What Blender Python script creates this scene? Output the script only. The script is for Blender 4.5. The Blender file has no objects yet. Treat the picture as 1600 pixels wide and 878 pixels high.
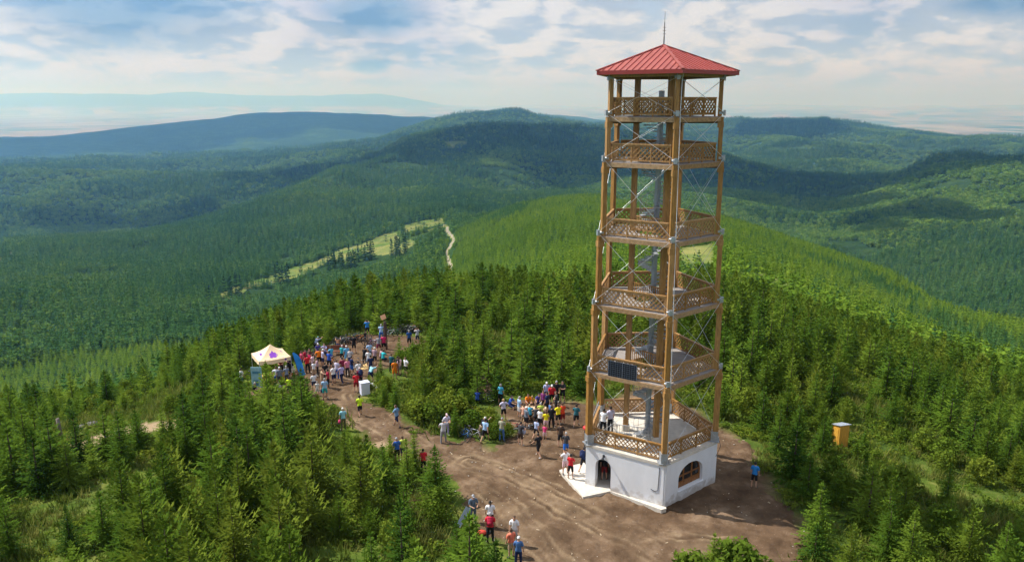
import bpy, bmesh, math, random
import numpy as np
from mathutils import Vector, Matrix, geometry
R = math.radians
scene = bpy.context.scene
COL = scene.collection
rng = np.random.default_rng(7)
random.seed(7)

# ------------------------------------------------------------------ camera
F_PX, PITCH, CAM_H = 1200.0, R(13.03), 23.6
cp, sp = math.cos(PITCH), math.sin(PITCH)
cam_d = bpy.data.cameras.new('camera')
cam = bpy.data.objects.new('camera', cam_d); COL.objects.link(cam)
cam.location = (0, 0, CAM_H); cam.rotation_euler = (R(90) - PITCH, 0, 0)
cam_d.sensor_width = 36.0; cam_d.lens = 36.0 * F_PX / 1600.0
cam_d.clip_start = 0.5; cam_d.clip_end = 200000
scene.camera = cam

def ray(u, v):
    a, b = (u - 800) / F_PX, (v - 439) / F_PX
    return a, cp - b * sp, -(sp + b * cp)
def at(u, v, z=0.0):
    x, y, d = ray(u, v); t = (z - CAM_H) / d
    return Vector((x * t, y * t, z))
def project(x, y, z):
    z = z - CAM_H
    zc = y * cp - z * sp; yc = -(z * cp + y * sp)
    zc = np.where(zc < .1, .1, zc)
    return 800 + F_PX * x / zc, 439 + F_PX * yc / zc, zc

# ------------------------------------------------------------------ materials
MATS = {}
def nt(name):
    m = bpy.data.materials.new(name); m.use_nodes = True
    t = m.node_tree; t.nodes.clear()
    return m, t, t.nodes, t.links
def mat(name, col, rough=.7, metal=0., var=0., scale=6., bump=0., spec=.3, col2=None, stretch=None, objvar=0., splash=False):
    if name in MATS: return MATS[name]
    m, t, n, l = nt(name)
    out = n.new('ShaderNodeOutputMaterial'); b = n.new('ShaderNodeBsdfPrincipled')
    l.new(b.outputs[0], out.inputs[0])
    b.inputs['Roughness'].default_value = rough; b.inputs['Metallic'].default_value = metal
    b.inputs['Specular IOR Level'].default_value = spec
    b.inputs['Base Color'].default_value = (*col, 1)
    if var or bump or col2:
        tc = n.new('ShaderNodeTexCoord'); mp = n.new('ShaderNodeMapping'); nz = n.new('ShaderNodeTexNoise')
        l.new(tc.outputs['Object'], mp.inputs[0]); l.new(mp.outputs[0], nz.inputs['Vector'])
        if stretch: mp.inputs['Scale'].default_value = stretch
        nz.inputs['Scale'].default_value = scale; nz.inputs['Detail'].default_value = 6
        nz.inputs['Roughness'].default_value = .65
        rp = n.new('ShaderNodeValToRGB'); l.new(nz.outputs[0], rp.inputs[0])
        c2 = col2 or tuple(c * (1 - var) for c in col)
        rp.color_ramp.elements[0].position = .32; rp.color_ramp.elements[1].position = .66
        rp.color_ramp.elements[0].color = (*c2, 1); rp.color_ramp.elements[1].color = (*[min(1, c * (1 + var * .4)) for c in col], 1)
        l.new(rp.outputs[0], b.inputs['Base Color'])
        if bump:
            bp = n.new('ShaderNodeBump'); bp.inputs['Strength'].default_value = bump; bp.inputs['Distance'].default_value = .02
            l.new(nz.outputs[0], bp.inputs['Height']); l.new(bp.outputs[0], b.inputs['Normal'])
    if objvar:
        oi = n.new('ShaderNodeObjectInfo'); hs = n.new('ShaderNodeHueSaturation'); r1 = n.new('ShaderNodeMapRange'); r2 = n.new('ShaderNodeMapRange')
        for r_, lo, hi in ((r1, 1 - objvar, 1 + objvar * .6), (r2, 1.02, 1 - objvar * .6)): l.new(oi.outputs['Random'], r_.inputs[0]); r_.inputs[3].default_value = lo; r_.inputs[4].default_value = hi
        src = b.inputs['Base Color'].links[0].from_socket; l.new(src, hs.inputs['Color']); l.new(r1.outputs[0], hs.inputs['Value']); l.new(r2.outputs[0], hs.inputs['Saturation']); l.new(hs.outputs[0], b.inputs['Base Color'])
    if splash:
        tc = n.new('ShaderNodeTexCoord'); sz = n.new('ShaderNodeSeparateXYZ'); l.new(tc.outputs['Object'], sz.inputs[0]); nz = n.new('ShaderNodeTexNoise'); nz.inputs['Scale'].default_value = 3.; nz.inputs['Detail'].default_value = 7
        l.new(tc.outputs['Object'], nz.inputs['Vector']); ad = n.new('ShaderNodeMath'); ad.operation = 'MULTIPLY_ADD'; l.new(nz.outputs[0], ad.inputs[0]); ad.inputs[1].default_value = -1.5; l.new(sz.outputs['Z'], ad.inputs[2])
        mr = n.new('ShaderNodeMapRange'); l.new(ad.outputs[0], mr.inputs[0])
        for q, v in enumerate((-.75, -.3, .55, 0.)): mr.inputs[q + 1].default_value = v
        mx = n.new('ShaderNodeMix'); mx.data_type = 'RGBA'; l.new(mr.outputs[0], mx.inputs[0]); l.new(b.inputs['Base Color'].links[0].from_socket, mx.inputs[6]); mx.inputs[7].default_value = (.30, .22, .15, 1); l.new(mx.outputs[2], b.inputs['Base Color'])
    MATS[name] = m
    return m
def leaf_mat(name, c1, c2, c3, transl=.3, noise=1.3):
    """foliage: colour differs from tree to tree and from clump to clump"""
    m, t, n, l = nt(name)
    out = n.new('ShaderNodeOutputMaterial')
    oi = n.new('ShaderNodeObjectInfo'); geo = n.new('ShaderNodeNewGeometry'); nz = n.new('ShaderNodeTexNoise')
    nz.inputs['Scale'].default_value = noise; nz.inputs['Detail'].default_value = 4
    l.new(geo.outputs['Position'], nz.inputs['Vector'])
    mx = n.new('ShaderNodeMix'); mx.data_type = 'FLOAT'; mx.inputs['Factor'].default_value = .62 if noise < .05 else .45
    l.new(oi.outputs['Random'], mx.inputs['A']); l.new(nz.outputs[0], mx.inputs['B'])
    rp = n.new('ShaderNodeValToRGB'); l.new(mx.outputs['Result'], rp.inputs[0])
    e = rp.color_ramp.elements; e[0].position = .15; e[0].color = (*c1, 1); e[1].position = .85; e[1].color = (*c3, 1)
    k = e.new(.5); k.color = (*c2, 1)
    d = n.new('ShaderNodeBsdfDiffuse'); tr = n.new('ShaderNodeBsdfTranslucent'); ms = n.new('ShaderNodeMixShader')
    ms.inputs[0].default_value = transl
    l.new(rp.outputs[0], d.inputs[0]); l.new(rp.outputs[0], tr.inputs[0])
    l.new(d.outputs[0], ms.inputs[1]); l.new(tr.outputs[0], ms.inputs[2]); l.new(ms.outputs[0], out.inputs[0])
    MATS[name] = m
    return m

# ------------------------------------------------------------------ mesh helpers
class MB:
    """collects shapes, then links them as ONE mesh object"""
    def __init__(s): s.v = []; s.f = []
    def add(s, vs, fs):
        o = len(s.v); s.v += [tuple(v) for v in vs]; s.f += [tuple(i + o for i in f) for f in fs]
    def box(s, c, size, M=None):
        x, y, z = [k / 2 for k in size]
        vs = [Vector((a * x, b * y, d * z)) for a in (-1, 1) for b in (-1, 1) for d in (-1, 1)]
        if M is not None: vs = [M @ v for v in vs]
        s.add([v + Vector(c) for v in vs], [(0, 1, 3, 2), (4, 6, 7, 5), (0, 4, 5, 1), (2, 3, 7, 6), (0, 2, 6, 4), (1, 5, 7, 3)])
    def beam(s, a, b, w, h, up=(0, 0, 1)):
        a, b = Vector(a), Vector(b); d = (b - a); L = d.length; d.normalize()
        u = Vector(up); r = d.cross(u)
        if r.length < 1e-4: u = Vector((0, 1, 0)); r = d.cross(u)
        r.normalize(); u = r.cross(d)
        vs = [p + r * (i * w / 2) + u * (j * h / 2) for p in (a, b) for i, j in ((-1, -1), (1, -1), (1, 1), (-1, 1))]
        s.add(vs, [(3, 2, 1, 0), (4, 5, 6, 7), (0, 1, 5, 4), (1, 2, 6, 5), (2, 3, 7, 6), (3, 0, 4, 7)])
    def tube(s, pts, rad, n=8, cap=True):
        pts = [Vector(p) for p in pts]
        if not hasattr(rad, '__len__'): rad = [rad] * len(pts)
        o = []; 
        ref = Vector((0.13, 0.2, 1)).normalized()
        for i, p in enumerate(pts):
            d = (pts[min(i + 1, len(pts) - 1)] - pts[max(i - 1, 0)]).normalized()
            r = d.cross(ref)
            if r.length < .05: r = d.cross(Vector((1, 0, 0)))
            r.normalize(); u = r.cross(d)
            o.append([p + (r * math.cos(2 * math.pi * k / n) + u * math.sin(2 * math.pi * k / n)) * rad[i] for k in range(n)])
        vs = [v for ring in o for v in ring]
        fs = [(i * n + k, i * n + (k + 1) % n, (i + 1) * n + (k + 1) % n, (i + 1) * n + k) for i in range(len(pts) - 1) for k in range(n)]
        if cap: fs += [tuple(range(n - 1, -1, -1)), tuple((len(pts) - 1) * n + k for k in range(n))]
        s.add(vs, fs)
    def prism(s, poly, z0, z1):
        n = len(poly)
        vs = [(p[0], p[1], z0) for p in poly] + [(p[0], p[1], z1) for p in poly]
        s.add(vs, [tuple(range(n - 1, -1, -1)), tuple(range(n, 2 * n))] + [(i, (i + 1) % n, n + (i + 1) % n, n + i) for i in range(n)])
    def ico(s, c, r, sub=2, scale=(1, 1, 1)):
        bm = bmesh.new(); bmesh.ops.create_icosphere(bm, subdivisions=sub, radius=r)
        s.add([Vector((v.co.x * scale[0], v.co.y * scale[1], v.co.z * scale[2])) + Vector(c) for v in bm.verts], [tuple(v.index for v in f.verts) for f in bm.faces]); bm.free()
    def mesh(s, name, m, smooth=False):
        me = bpy.data.meshes.new(name); me.from_pydata(s.v, [], s.f); me.update()
        if isinstance(m, (list, tuple)):
            for k in m: me.materials.append(k)
        elif m: me.materials.append(m)
        if smooth: me.polygons.foreach_set('use_smooth', [True] * len(me.polygons))
        return me
    def build(s, name, m, parent=None, loc=None, smooth=False):
        return link(name, s.mesh(name, m, smooth), parent, loc)
def link(name, data, parent=None, loc=None, rz=None):
    o = bpy.data.objects.new(name, data); COL.objects.link(o)
    if parent: o.parent = parent
    if loc is not None: o.location = loc
    if rz is not None: o.rotation_euler = (0, 0, rz)
    return o
def tag(o, label=None, cat=None, group=None, kind=None):
    for k, v in (('label', label), ('category', cat), ('group', group), ('kind', kind)):
        if v: o[k] = v
    return o
def thing(name, label, cat, loc=(0, 0, 0), rz=0., group=None):
    return tag(link(name, None, None, loc, rz), label, cat, group)
def copy_tree(o, parent=None):
    c = o.copy(); COL.objects.link(c)
    if parent: c.parent = parent
    for ch in o.children: copy_tree(ch, c)
    return c
def in_poly(px, py, poly):
    px, py = np.asarray(px, float), np.asarray(py, float); r = np.zeros(px.shape, bool)
    n = len(poly)
    for i in range(n):
        x1, y1 = poly[i]; x2, y2 = poly[(i + 1) % n]
        if y1 == y2: continue
        c = ((y1 > py) != (y2 > py)) & (px < (x2 - x1) * (py - y1) / (y2 - y1) + x1)
        r ^= c
    return r
def dist_poly(px, py, poly, closed=True):
    px, py = np.asarray(px, float), np.asarray(py, float); d = np.full(px.shape, 1e9)
    n = len(poly)
    for i in range(n if closed else n - 1):
        ax, ay = poly[i]; bx, by = poly[(i + 1) % n]
        dx, dy = bx - ax, by - ay; L = dx * dx + dy * dy + 1e-9
        t = np.clip(((px - ax) * dx + (py - ay) * dy) / L, 0, 1)
        d = np.minimum(d, np.hypot(px - ax - t * dx, py - ay - t * dy))
    return d
# value noise
_perm = np.random.default_rng(3).random((256, 256))
def vnoise(x, y):
    xi = np.floor(x).astype(int); yi = np.floor(y).astype(int); fx = x - xi; fy = y - yi
    fx = fx * fx * (3 - 2 * fx); fy = fy * fy * (3 - 2 * fy)
    g = lambda a, b: _perm[a & 255, b & 255]
    return (g(xi, yi) * (1 - fx) + g(xi + 1, yi) * fx) * (1 - fy) + (g(xi, yi + 1) * (1 - fx) + g(xi + 1, yi + 1) * fx) * fy - .5
def fbm(x, y, o=4):
    s = 0; a = 1.
    for i in range(o):
        s = s + a * vnoise(x * 2 ** i + 17.3 * i, y * 2 ** i + 5.1 * i); a *= .5
    return s
# ------------------------------------------------------------------ terrain: one sheet to the horizon
def zy(u, v, D):
    x, y, d = ray(u, v); return CAM_H + D * d / math.hypot(x, y)
COLS = {
 0:    [(60,-2),(95,-11),(200,-50),(400,-115),(600,'505'),(1200,'405'),(2500,'322'),(4500,'268'),(6000,-400),(9000,'213'),(11000,-430),(16000,-450),(24000,-450),(34000,-430),(44000,'143')],
 200:  [(60,-1),(100,-11),(200,-52),(400,-112),(600,'492'),(1200,'402'),(2500,'320'),(4500,'263'),(6000,-400),(9000,'197'),(11000,-430),(16000,-450),(24000,-450),(34000,-430),(44000,'141')],
 400:  [(60,0),(110,-10),(220,-50),(400,-108),(800,'447'),(1500,'355'),(2600,'302'),(4200,'257'),(6000,-380),(9000,'178'),(11000,-430),(16000,-450),(24000,-450),(34000,-430),(44000,'145')],
 500:  [(70,0),(125,-10),(220,-46),(400,-100),(820,'425'),(1500,'340'),(2600,'287'),(4200,'246'),(6000,-360),(9000,'175'),(11000,-430),(16000,-450),(24000,-450),(34000,-430),(44000,'148')],
 600:  [(75,0),(135,-11),(220,-40),(400,-90),(850,'398'),(1500,'332'),(2500,'272'),(3500,'242'),(4500,'223'),(6000,-330),(9500,'182'),(12000,-430),(16000,-450),(24000,-450),(34000,-430),(44000,'150')],
 700:  [(80,0),(135,-12),(220,-38),(400,-76),(700,'387'),(1000,'348'),(1600,'305'),(2300,'264'),(3000,'224'),(3800,-170),(5000,'193'),(7000,-350),(10000,'185'),(13000,-440),(16000,-450),(24000,-400),(34000,-290)],
 800:  [(85,0),(135,-12),(220,-32),(400,-52),(800,'322'),(1300,-175),(2000,'294'),(3000,'212'),(3800,-130),(5000,'180'),(7500,-350),(11000,'179'),(14000,-440),(16000,-450),(24000,-400),(34000,-290)],
 930:  [(70,0),(120,-7),(200,-20),(350,-38),(800,'301'),(1300,-175),(2000,'298'),(3000,'226'),(3800,-170),(5000,'201'),(7500,-350),(11000,'183'),(14000,-440),(16000,-450),(24000,-400),(34000,-290)],
 1130: [(70,0),(120,-5),(200,-16),(350,-36),(650,'338'),(1200,-190),(2000,'310'),(3200,'240'),(4200,-230),(6000,'193'),(9000,-430),(16000,-450),(24000,-400),(34000,-290)],
 1300: [(70,-1),(120,-9),(200,-24),(350,-50),(550,'392'),(1000,-205),(1500,'378'),(2500,'308'),(4000,'243'),(6000,'196'),(9000,-440),(16000,-450),(24000,-400),(34000,-290)],
 1380: [(65,-1),(110,-9),(200,-28),(320,-52),(500,'419'),(900,-205),(1600,'354'),(2500,'314'),(4000,'248'),(6000,'199'),(9000,-440),(16000,-450),(24000,-400),(34000,-290)],
 1450: [(60,-1),(100,-8),(180,-26),(300,-52),(450,'444'),(800,-195),(1300,'396'),(1750,'325'),(2200,'264'),(3000,-310),(4500,'240'),(6000,'204'),(9000,-440),(16000,-450),(24000,-400),(34000,-290)],
 1600: [(60,-1.5),(100,-10),(150,-22),(250,-50),(350,'511'),(600,-190),(1000,'462'),(1500,'357'),(2200,'244'),(3000,-310),(4500,'245'),(6000,'221'),(9000,-440),(16000,-450),(24000,-400),(34000,-290)],
}
def pchip(x, y, q):
    x, y = np.asarray(x, float), np.asarray(y, float); h = np.diff(x); d = np.diff(y) / h
    m = np.zeros(len(x)); m[0], m[-1] = d[0], d[-1]
    for i in range(1, len(x) - 1):
        if d[i - 1] * d[i] > 0:
            w1, w2 = 2 * h[i] + h[i - 1], h[i] + 2 * h[i - 1]; m[i] = (w1 + w2) / (w1 / d[i - 1] + w2 / d[i])
    k = np.clip(np.searchsorted(x, q) - 1, 0, len(h) - 1); t = (q - x[k]) / h[k]
    t = np.clip(t, 0, 1)
    return ((1 + 2 * t) * (1 - t) ** 2 * y[k] + t * (1 - t) ** 2 * h[k] * m[k] + t * t * (3 - 2 * t) * y[k + 1] + t * t * (t - 1) * h[k] * m[k + 1])
LOGD = np.linspace(math.log(1.5), math.log(60000), 900)
_az, _rows = [], []
for u in sorted(COLS):
    ks = [(1.5, -2.), (18, -1.2), (38, -.25)] + [(D, float(z) if not isinstance(z, str) else zy(u, float(z), D)) for D, z in COLS[u]] + [(53000, -180.), (60000, -150.)]
    _rows.append(pchip(np.log([k[0] for k in ks]), [k[1] for k in ks], LOGD))
    x, y, d = ray(u, 300); _az.append(math.atan2(x, y))
_az = np.array(_az); _rows = np.array(_rows)
AZG = np.linspace(-math.pi, math.pi, 2881)          # 1/8 degree
ZG = np.empty((len(AZG), len(LOGD)))
for j in range(len(LOGD)): ZG[:, j] = np.interp(AZG, _az, _rows[:, j])
back = np.interp(LOGD, np.log([1.5, 40, 120, 600, 3000, 10000, 60000]), [-2, -1.2, -14, -130, -320, -440, -200])
wb = np.clip((np.abs(AZG) - R(50)) / R(40), 0, 1)[:, None]; ZG = ZG * (1 - wb) + back[None] * wb
def gsm(a, s, ax):
    k = np.exp(-.5 * (np.arange(-3 * s, 3 * s + 1) / s) ** 2); k /= k.sum()
    p = [(0, 0), (0, 0)]; p[ax] = (3 * s, 3 * s); a = np.pad(a, p, mode='edge')
    return np.apply_along_axis(lambda r: np.convolve(r, k, 'valid'), ax, a)
ZG = gsm(ZG, 10, 0); ZG = gsm(ZG, 3, 1)
def terr(x, y):
    x, y = np.asarray(x, float), np.asarray(y, float)
    D = np.maximum(np.hypot(x, y), 1.6); a = np.arctan2(x, y)
    fa = (a + math.pi) / (2 * math.pi) * (len(AZG) - 1); fd = (np.log(D) - LOGD[0]) / (LOGD[1] - LOGD[0])
    ia = np.clip(fa.astype(int), 0, len(AZG) - 2); i_d = np.clip(fd.astype(int), 0, len(LOGD) - 2)
    ta = fa - ia; td = np.clip(fd - i_d, 0, 1)
    z = (ZG[ia, i_d] * (1 - ta) + ZG[ia + 1, i_d] * ta) * (1 - td) + (ZG[ia, i_d + 1] * (1 - ta) + ZG[ia + 1, i_d + 1] * ta) * td
    w = np.clip((D - 500) / 1500, 0, 1) * np.clip((26000 - D) / 6000, .25, 1)
    pl = np.clip((z + 455) / 120, .12, 1)
    z = z + w * pl * (26 * fbm(x / 900., y / 900., 3) + 10 * fbm(x / 260. + 9, y / 260., 3))
    wr = np.clip((D - 1100) / 900, 0, 1) * np.clip((7500 - D) / 2500, 0, 1); rdg = np.abs(fbm(x / 950. + 40, y / 950. + 3, 3)); z = z + wr * (64 - 250 * np.minimum(rdg, .45))
    w2 = np.clip((D - 130) / 300, 0, 1)
    z = z + w2 * 5 * fbm(x / 110. + 3, y / 110., 2)
    z = z + np.clip((D - 33000) / 6000, 0, 1) * np.clip((z + 300) / 300, .15, 1) * 420 * fbm(x / 7500. + 3, y / 7500., 4)
    w3 = np.clip((D - 6500) / 3000, 0, 1) * np.clip((z + 440) / 60, 0, 1)
    z = z + w3 * (70 * fbm(x / 1500. + 31, y / 1500. + 7, 4))
    return z
def tz(x, y): return float(terr(np.array([x]), np.array([y]))[0])

# what grows where (outlines read off the photo's ground, in map coordinates afterwards)
def near_poly(pts): return [tuple(at(u, v)[:2]) for u, v in pts]
DIRT = near_poly([(470,560),(505,532),(560,516),(640,522),(672,530),(640,548),(600,575),(575,598),(560,618),(600,636),(640,652),(660,672),(700,690),(735,682),(770,696),(800,668),(775,640),(800,622),(860,625),(905,622),(935,632),(1010,600),(1090,640),(1150,672),(1180,700),(1215,760),(1255,800),(1262,850),(1240,900),(1220,960),(860,960),(810,890),(790,850),(755,830),(722,800),(716,770),(690,742),(650,724),(610,706),(580,690),(548,668),(520,645),(498,628),(470,612),(440,612),(400,614),(380,606),(395,590),(430,575)])
SIDEPATH = near_poly([(90,648),(130,634),(190,626),(250,632),(285,640),(280,652),(230,650),(180,655),(130,664),(95,664)])
RUTS = [near_poly(p_) for p_ in ([(508,640),(545,668),(590,694),(640,715),(700,742),(760,776),(810,812),(860,852),(910,900)],[(640,700),(720,716),(800,738),(860,766),(920,803),(1000,842),(1080,882)],[(735,722),(820,752),(880,788),(960,826),(1060,848),(1160,850),(1245,845)],[(560,618),(585,650),(640,690),(720,735),(790,790),(840,850),(880,900)])]
OPEN = [DIRT, SIDEPATH,
        near_poly([(40,622),(45,590),(100,580),(150,588),(205,585),(240,560),(300,545),(330,580),(290,605),(250,618),(200,628),(120,640)]),
        near_poly([(1290,700),(1325,672),(1420,680),(1450,715),(1510,730),(1570,755),(1620,790),(1600,825),(1500,795),(1420,785),(1340,760),(1290,735)]),
        near_poly([(20,890),(60,868),(110,872),(130,890),(100,930),(30,930)]),
        near_poly([(480,878),(505,850),(555,842),(585,860),(575,885)])]
def far_mask(x, y, z):
    """bare ground on the hills: meadows, lanes, clearings"""
    u, v, zc = project(x, y, z); D = np.hypot(x, y); m = np.zeros(u.shape)
    n = 5 * fbm(x / 60., y / 60., 3)
    u = u + n * 2; v = v + n
    for lo, hi, poly in FARPATCH:
        ok = (D > lo) & (D < hi) & in_poly(u, v, poly); m = np.where(ok, 1., m)
    for lo, hi, w, line in LANES:
        ok = (D > lo) & (D < hi) & (dist_poly(u - n * .35, v, line, False) < w); m = np.where(ok, 2., m)
    return m
FARPATCH = [
 (420, 1500, [(335,462),(372,444),(420,432),(468,410),(510,401),(545,390),(590,375),(612,358),(625,364),(628,384),(640,376),(655,380),(625,398),(580,398),(545,410),(520,408),(490,420),(455,436),(400,448),(360,466)]),
 (420, 1700, [(628,352),(655,344),(690,340),(700,352),(660,360),(636,366)]),
 (200, 900, [(1062,385),(1110,378),(1122,405),(1110,430),(1060,425)]),
 (150, 900, [(1150,425),(1205,430),(1260,455),(1250,470),(1200,455),(1150,442)]),
 (1500, 5500, [(690,222),(720,218),(735,226),(700,230)]),
]
LANES = [
 (420, 1500, 3.0, [(700,356),(706,372),(704,386),(701,400),(703,412),(701,426)]),
 (1000, 5000, 1.6, [(0,378),(14,384),(22,392),(10,404),(0,408)]),
]
# ---- mesh
azs = np.concatenate([np.arange(-180, -40, 2.), np.arange(-40, 40, .11), np.arange(40, 180, 2.)]); azs = np.radians(azs)
ds = np.concatenate([[1.5, 8, 16, 24], np.exp(np.arange(math.log(29), math.log(55000), .0145))])
A, Dm = np.meshgrid(azs, ds, indexing='ij')
X, Y = np.sin(A) * Dm, np.cos(A) * Dm; Z = terr(X, Y)
nearw = np.clip((70 - Dm) / 30, 0, 1); Z = Z + .12 * nearw * fbm(X / 1.7, Y / 1.7, 3)
na, nd = X.shape
verts = np.stack([X, Y, Z], -1).reshape(-1, 3)
i = np.arange(na)[:, None]; j = np.arange(nd - 1)[None]; i2 = (i + 1) % na
faces = np.stack([i * nd + j, i * nd + j + 1, i2 * nd + j + 1, i2 * nd + j], -1).reshape(-1, 4)
me = bpy.data.meshes.new('ground')
me.vertices.add(len(verts) + 1); me.vertices.foreach_set('co', np.append(verts, [[0, 0, -2.]], 0).ravel())
tris = [(int(k * nd), int(((k + 1) % na) * nd), len(verts)) for k in range(na)]
loops = np.concatenate([faces.ravel(), np.array(tris).ravel()])
me.loops.add(len(loops)); me.loops.foreach_set('vertex_index', loops.astype(np.int32))
starts = np.concatenate([np.arange(len(faces)) * 4, len(faces) * 4 + np.arange(na) * 3])
me.polygons.add(len(starts)); me.polygons.foreach_set('loop_start', starts.astype(np.int32))
me.polygons.foreach_set('use_smooth', np.ones(len(starts), bool)); me.update(calc_edges=True); me.validate()
fm = far_mask(X.ravel(), Y.ravel(), Z.ravel())
# bare earth of the summit clearing
wob = .9 * fbm(X / 1.9, Y / 1.9, 4)
dd = np.full(X.shape, -9.)
nearsel = Dm < 120
for poly in (DIRT, SIDEPATH):
    s = dist_poly(X[nearsel], Y[nearsel], poly); s = np.where(in_poly(X[nearsel], Y[nearsel], poly), s, -s)
    dd[nearsel] = np.maximum(dd[nearsel], s)
dirt = np.clip((dd + wob * 1.5 + .2) / 1.2, 0, 1).ravel()
sp0 = np.where(in_poly(X.ravel(), Y.ravel(), SIDEPATH) & (Dm.ravel() < 120), .85, 0.)
for nm, arr in (('bare', np.append(fm, 0)), ('dirt', np.append(dirt, 0)), ('rut', np.append(sp0, 0))):
    at_ = me.attributes.new(nm, 'FLOAT', 'POINT'); at_.data.foreach_set('value', arr.astype(np.float32))

def ground_mat():
    m, t, n, l = nt('ground')
    out = n.new('ShaderNodeOutputMaterial'); b = n.new('ShaderNodeBsdfDiffuse'); l.new(b.outputs[0], out.inputs[0])
    geo = n.new('ShaderNodeNewGeometry'); P = geo.outputs['Position']
    def noise(sc, det=4, dist=0.):
        k = n.new('ShaderNodeTexNoise'); k.inputs['Scale'].default_value = sc; k.inputs['Detail'].default_value = det
        k.inputs['Roughness'].default_value = .65; k.inputs['Distortion'].default_value = dist
        l.new(P, k.inputs['Vector']); return k.outputs[0]
    def ramp(src, *st):
        k = n.new('ShaderNodeValToRGB'); l.new(src, k.inputs[0]); e = k.color_ramp.elements
        e[0].position, e[0].color = st[0][0], (*st[0][1], 1); e[1].position, e[1].color = st[-1][0], (*st[-1][1], 1)
        for p, c in st[1:-1]: q = e.new(p); q.color = (*c, 1)
        return k.outputs[0]
    def mix(f, a, c):
        k = n.new('ShaderNodeMix'); k.data_type = 'RGBA'
        if isinstance(f, float): k.inputs[0].default_value = f
        else: l.new(f, k.inputs[0])
        for s, q in ((a, 6), (c, 7)):
            if isinstance(s, tuple): k.inputs[q].default_value = (*s, 1)
            else: l.new(s, k.inputs[q])
        return k.outputs[2]
    def mr(src, a, c, d=0., e=1.):
        k = n.new('ShaderNodeMapRange'); l.new(src, k.inputs[0])
        for q, v in enumerate((a, c, d, e)): k.inputs[q + 1].default_value = v
        return k.outputs[0]
    def attr(nm):
        k = n.new('ShaderNodeAttribute'); k.attribute_name = nm; return k.outputs['Fac']
    grass = ramp(noise(.9, 6), (.3, (.04, .07, .012)), (.5, (.09, .13, .022)), (.7, (.19, .19, .05)))
    grass = mix(mr(noise(.12, 3), .45, .62), grass, (.055, .09, .018))
    earth = ramp(noise(.45, 9, .0), (.3, (.058, .036, .022)), (.52, (.130, .084, .052)), (.72, (.25, .175, .115)))
    earth = mix(mr(noise(1.4, 5), .52, .7), earth, (.095, .06, .036)); earth = mix(mr(noise(8, 4), .64, .74), earth, (.30, .225, .15))
    near = mix(attr('dirt'), grass, earth)
    # wooded hills
    wood = ramp(noise(.012, 8), (.35, (.018, .04, .014)), (.5, (.03, .06, .018)), (.65, (.055, .095, .024)))
    wood = mix(mr(noise(.0016, 4), .5, .62), wood, (.02, .042, .02))
    meadow = ramp(noise(.02, 4), (.35, (.085, .145, .032)), (.65, (.23, .225, .075)))
    bare = attr('bare')
    hill = mix(mr(bare, .3, .7), wood, meadow); hill = mix(mr(bare, 1.3, 1.7), hill, (.27, .24, .18))
    # far plain: a patchwork of fields
    vo = n.new('ShaderNodeTexVoronoi'); vo.inputs['Scale'].default_value = .00125; vo.inputs['Randomness'].default_value = 1.
    mp = n.new('ShaderNodeMapping'); mp.inputs['Scale'].default_value = (1, .75, 0); l.new(P, mp.inputs[0]); l.new(mp.outputs[0], vo.inputs['Vector'])
    sx = n.new('ShaderNodeSeparateColor'); l.new(vo.outputs['Color'], sx.inputs[0])
    field = ramp(sx.outputs[0], (.0, (.05, .085, .03)), (.3, (.11, .15, .06)), (.45, (.20, .175, .125)), (.7, (.29, .25, .19)), (.9, (.16, .13, .08)))
    sp_ = n.new('ShaderNodeSeparateXYZ'); l.new(P, sp_.inputs[0])
    cd = n.new('ShaderNodeVectorMath'); cd.operation = 'LENGTH'; l.new(P, cd.inputs[0]); dist = cd.outputs['Value']
    isplain = n.new('ShaderNodeMath'); isplain.operation = 'MULTIPLY'
    l.new(mr(sp_.outputs['Z'], -60., -200.), isplain.inputs[0]); l.new(mr(dist, 10500., 12500.), isplain.inputs[1])
    hill = mix(isplain.outputs[0], hill, field)
    near = mix(attr('rut'), near, (.34, .25, .155)); near = mix(attr('mud'), near, (.075, .048, .03))
    c = mix(mr(dist, 110., 190.), near, hill)
    l.new(c, b.inputs[0])
    bp = n.new('ShaderNodeBump'); bp.inputs['Strength'].default_value = .9; bp.inputs['Distance'].default_value = .08
    l.new(noise(3.5, 6), bp.inputs['Height'])
    bp2 = n.new('ShaderNodeBump'); bp2.inputs['Strength'].default_value = 1.; l.new(mr(dist, 600., 1200., 0., 16.), bp2.inputs['Distance'])
    l.new(noise(.045, 5), bp2.inputs['Height']); l.new(bp.outputs[0], bp2.inputs['Normal']); l.new(bp2.outputs[0], b.inputs['Normal'])
    return m
GM = ground_mat(); me.materials.append(GM)
ground = link('ground', me); tag(ground, 'brown trampled summit ground and wooded hills rolling away to a hazy plain', 'ground', kind='structure')

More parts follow.
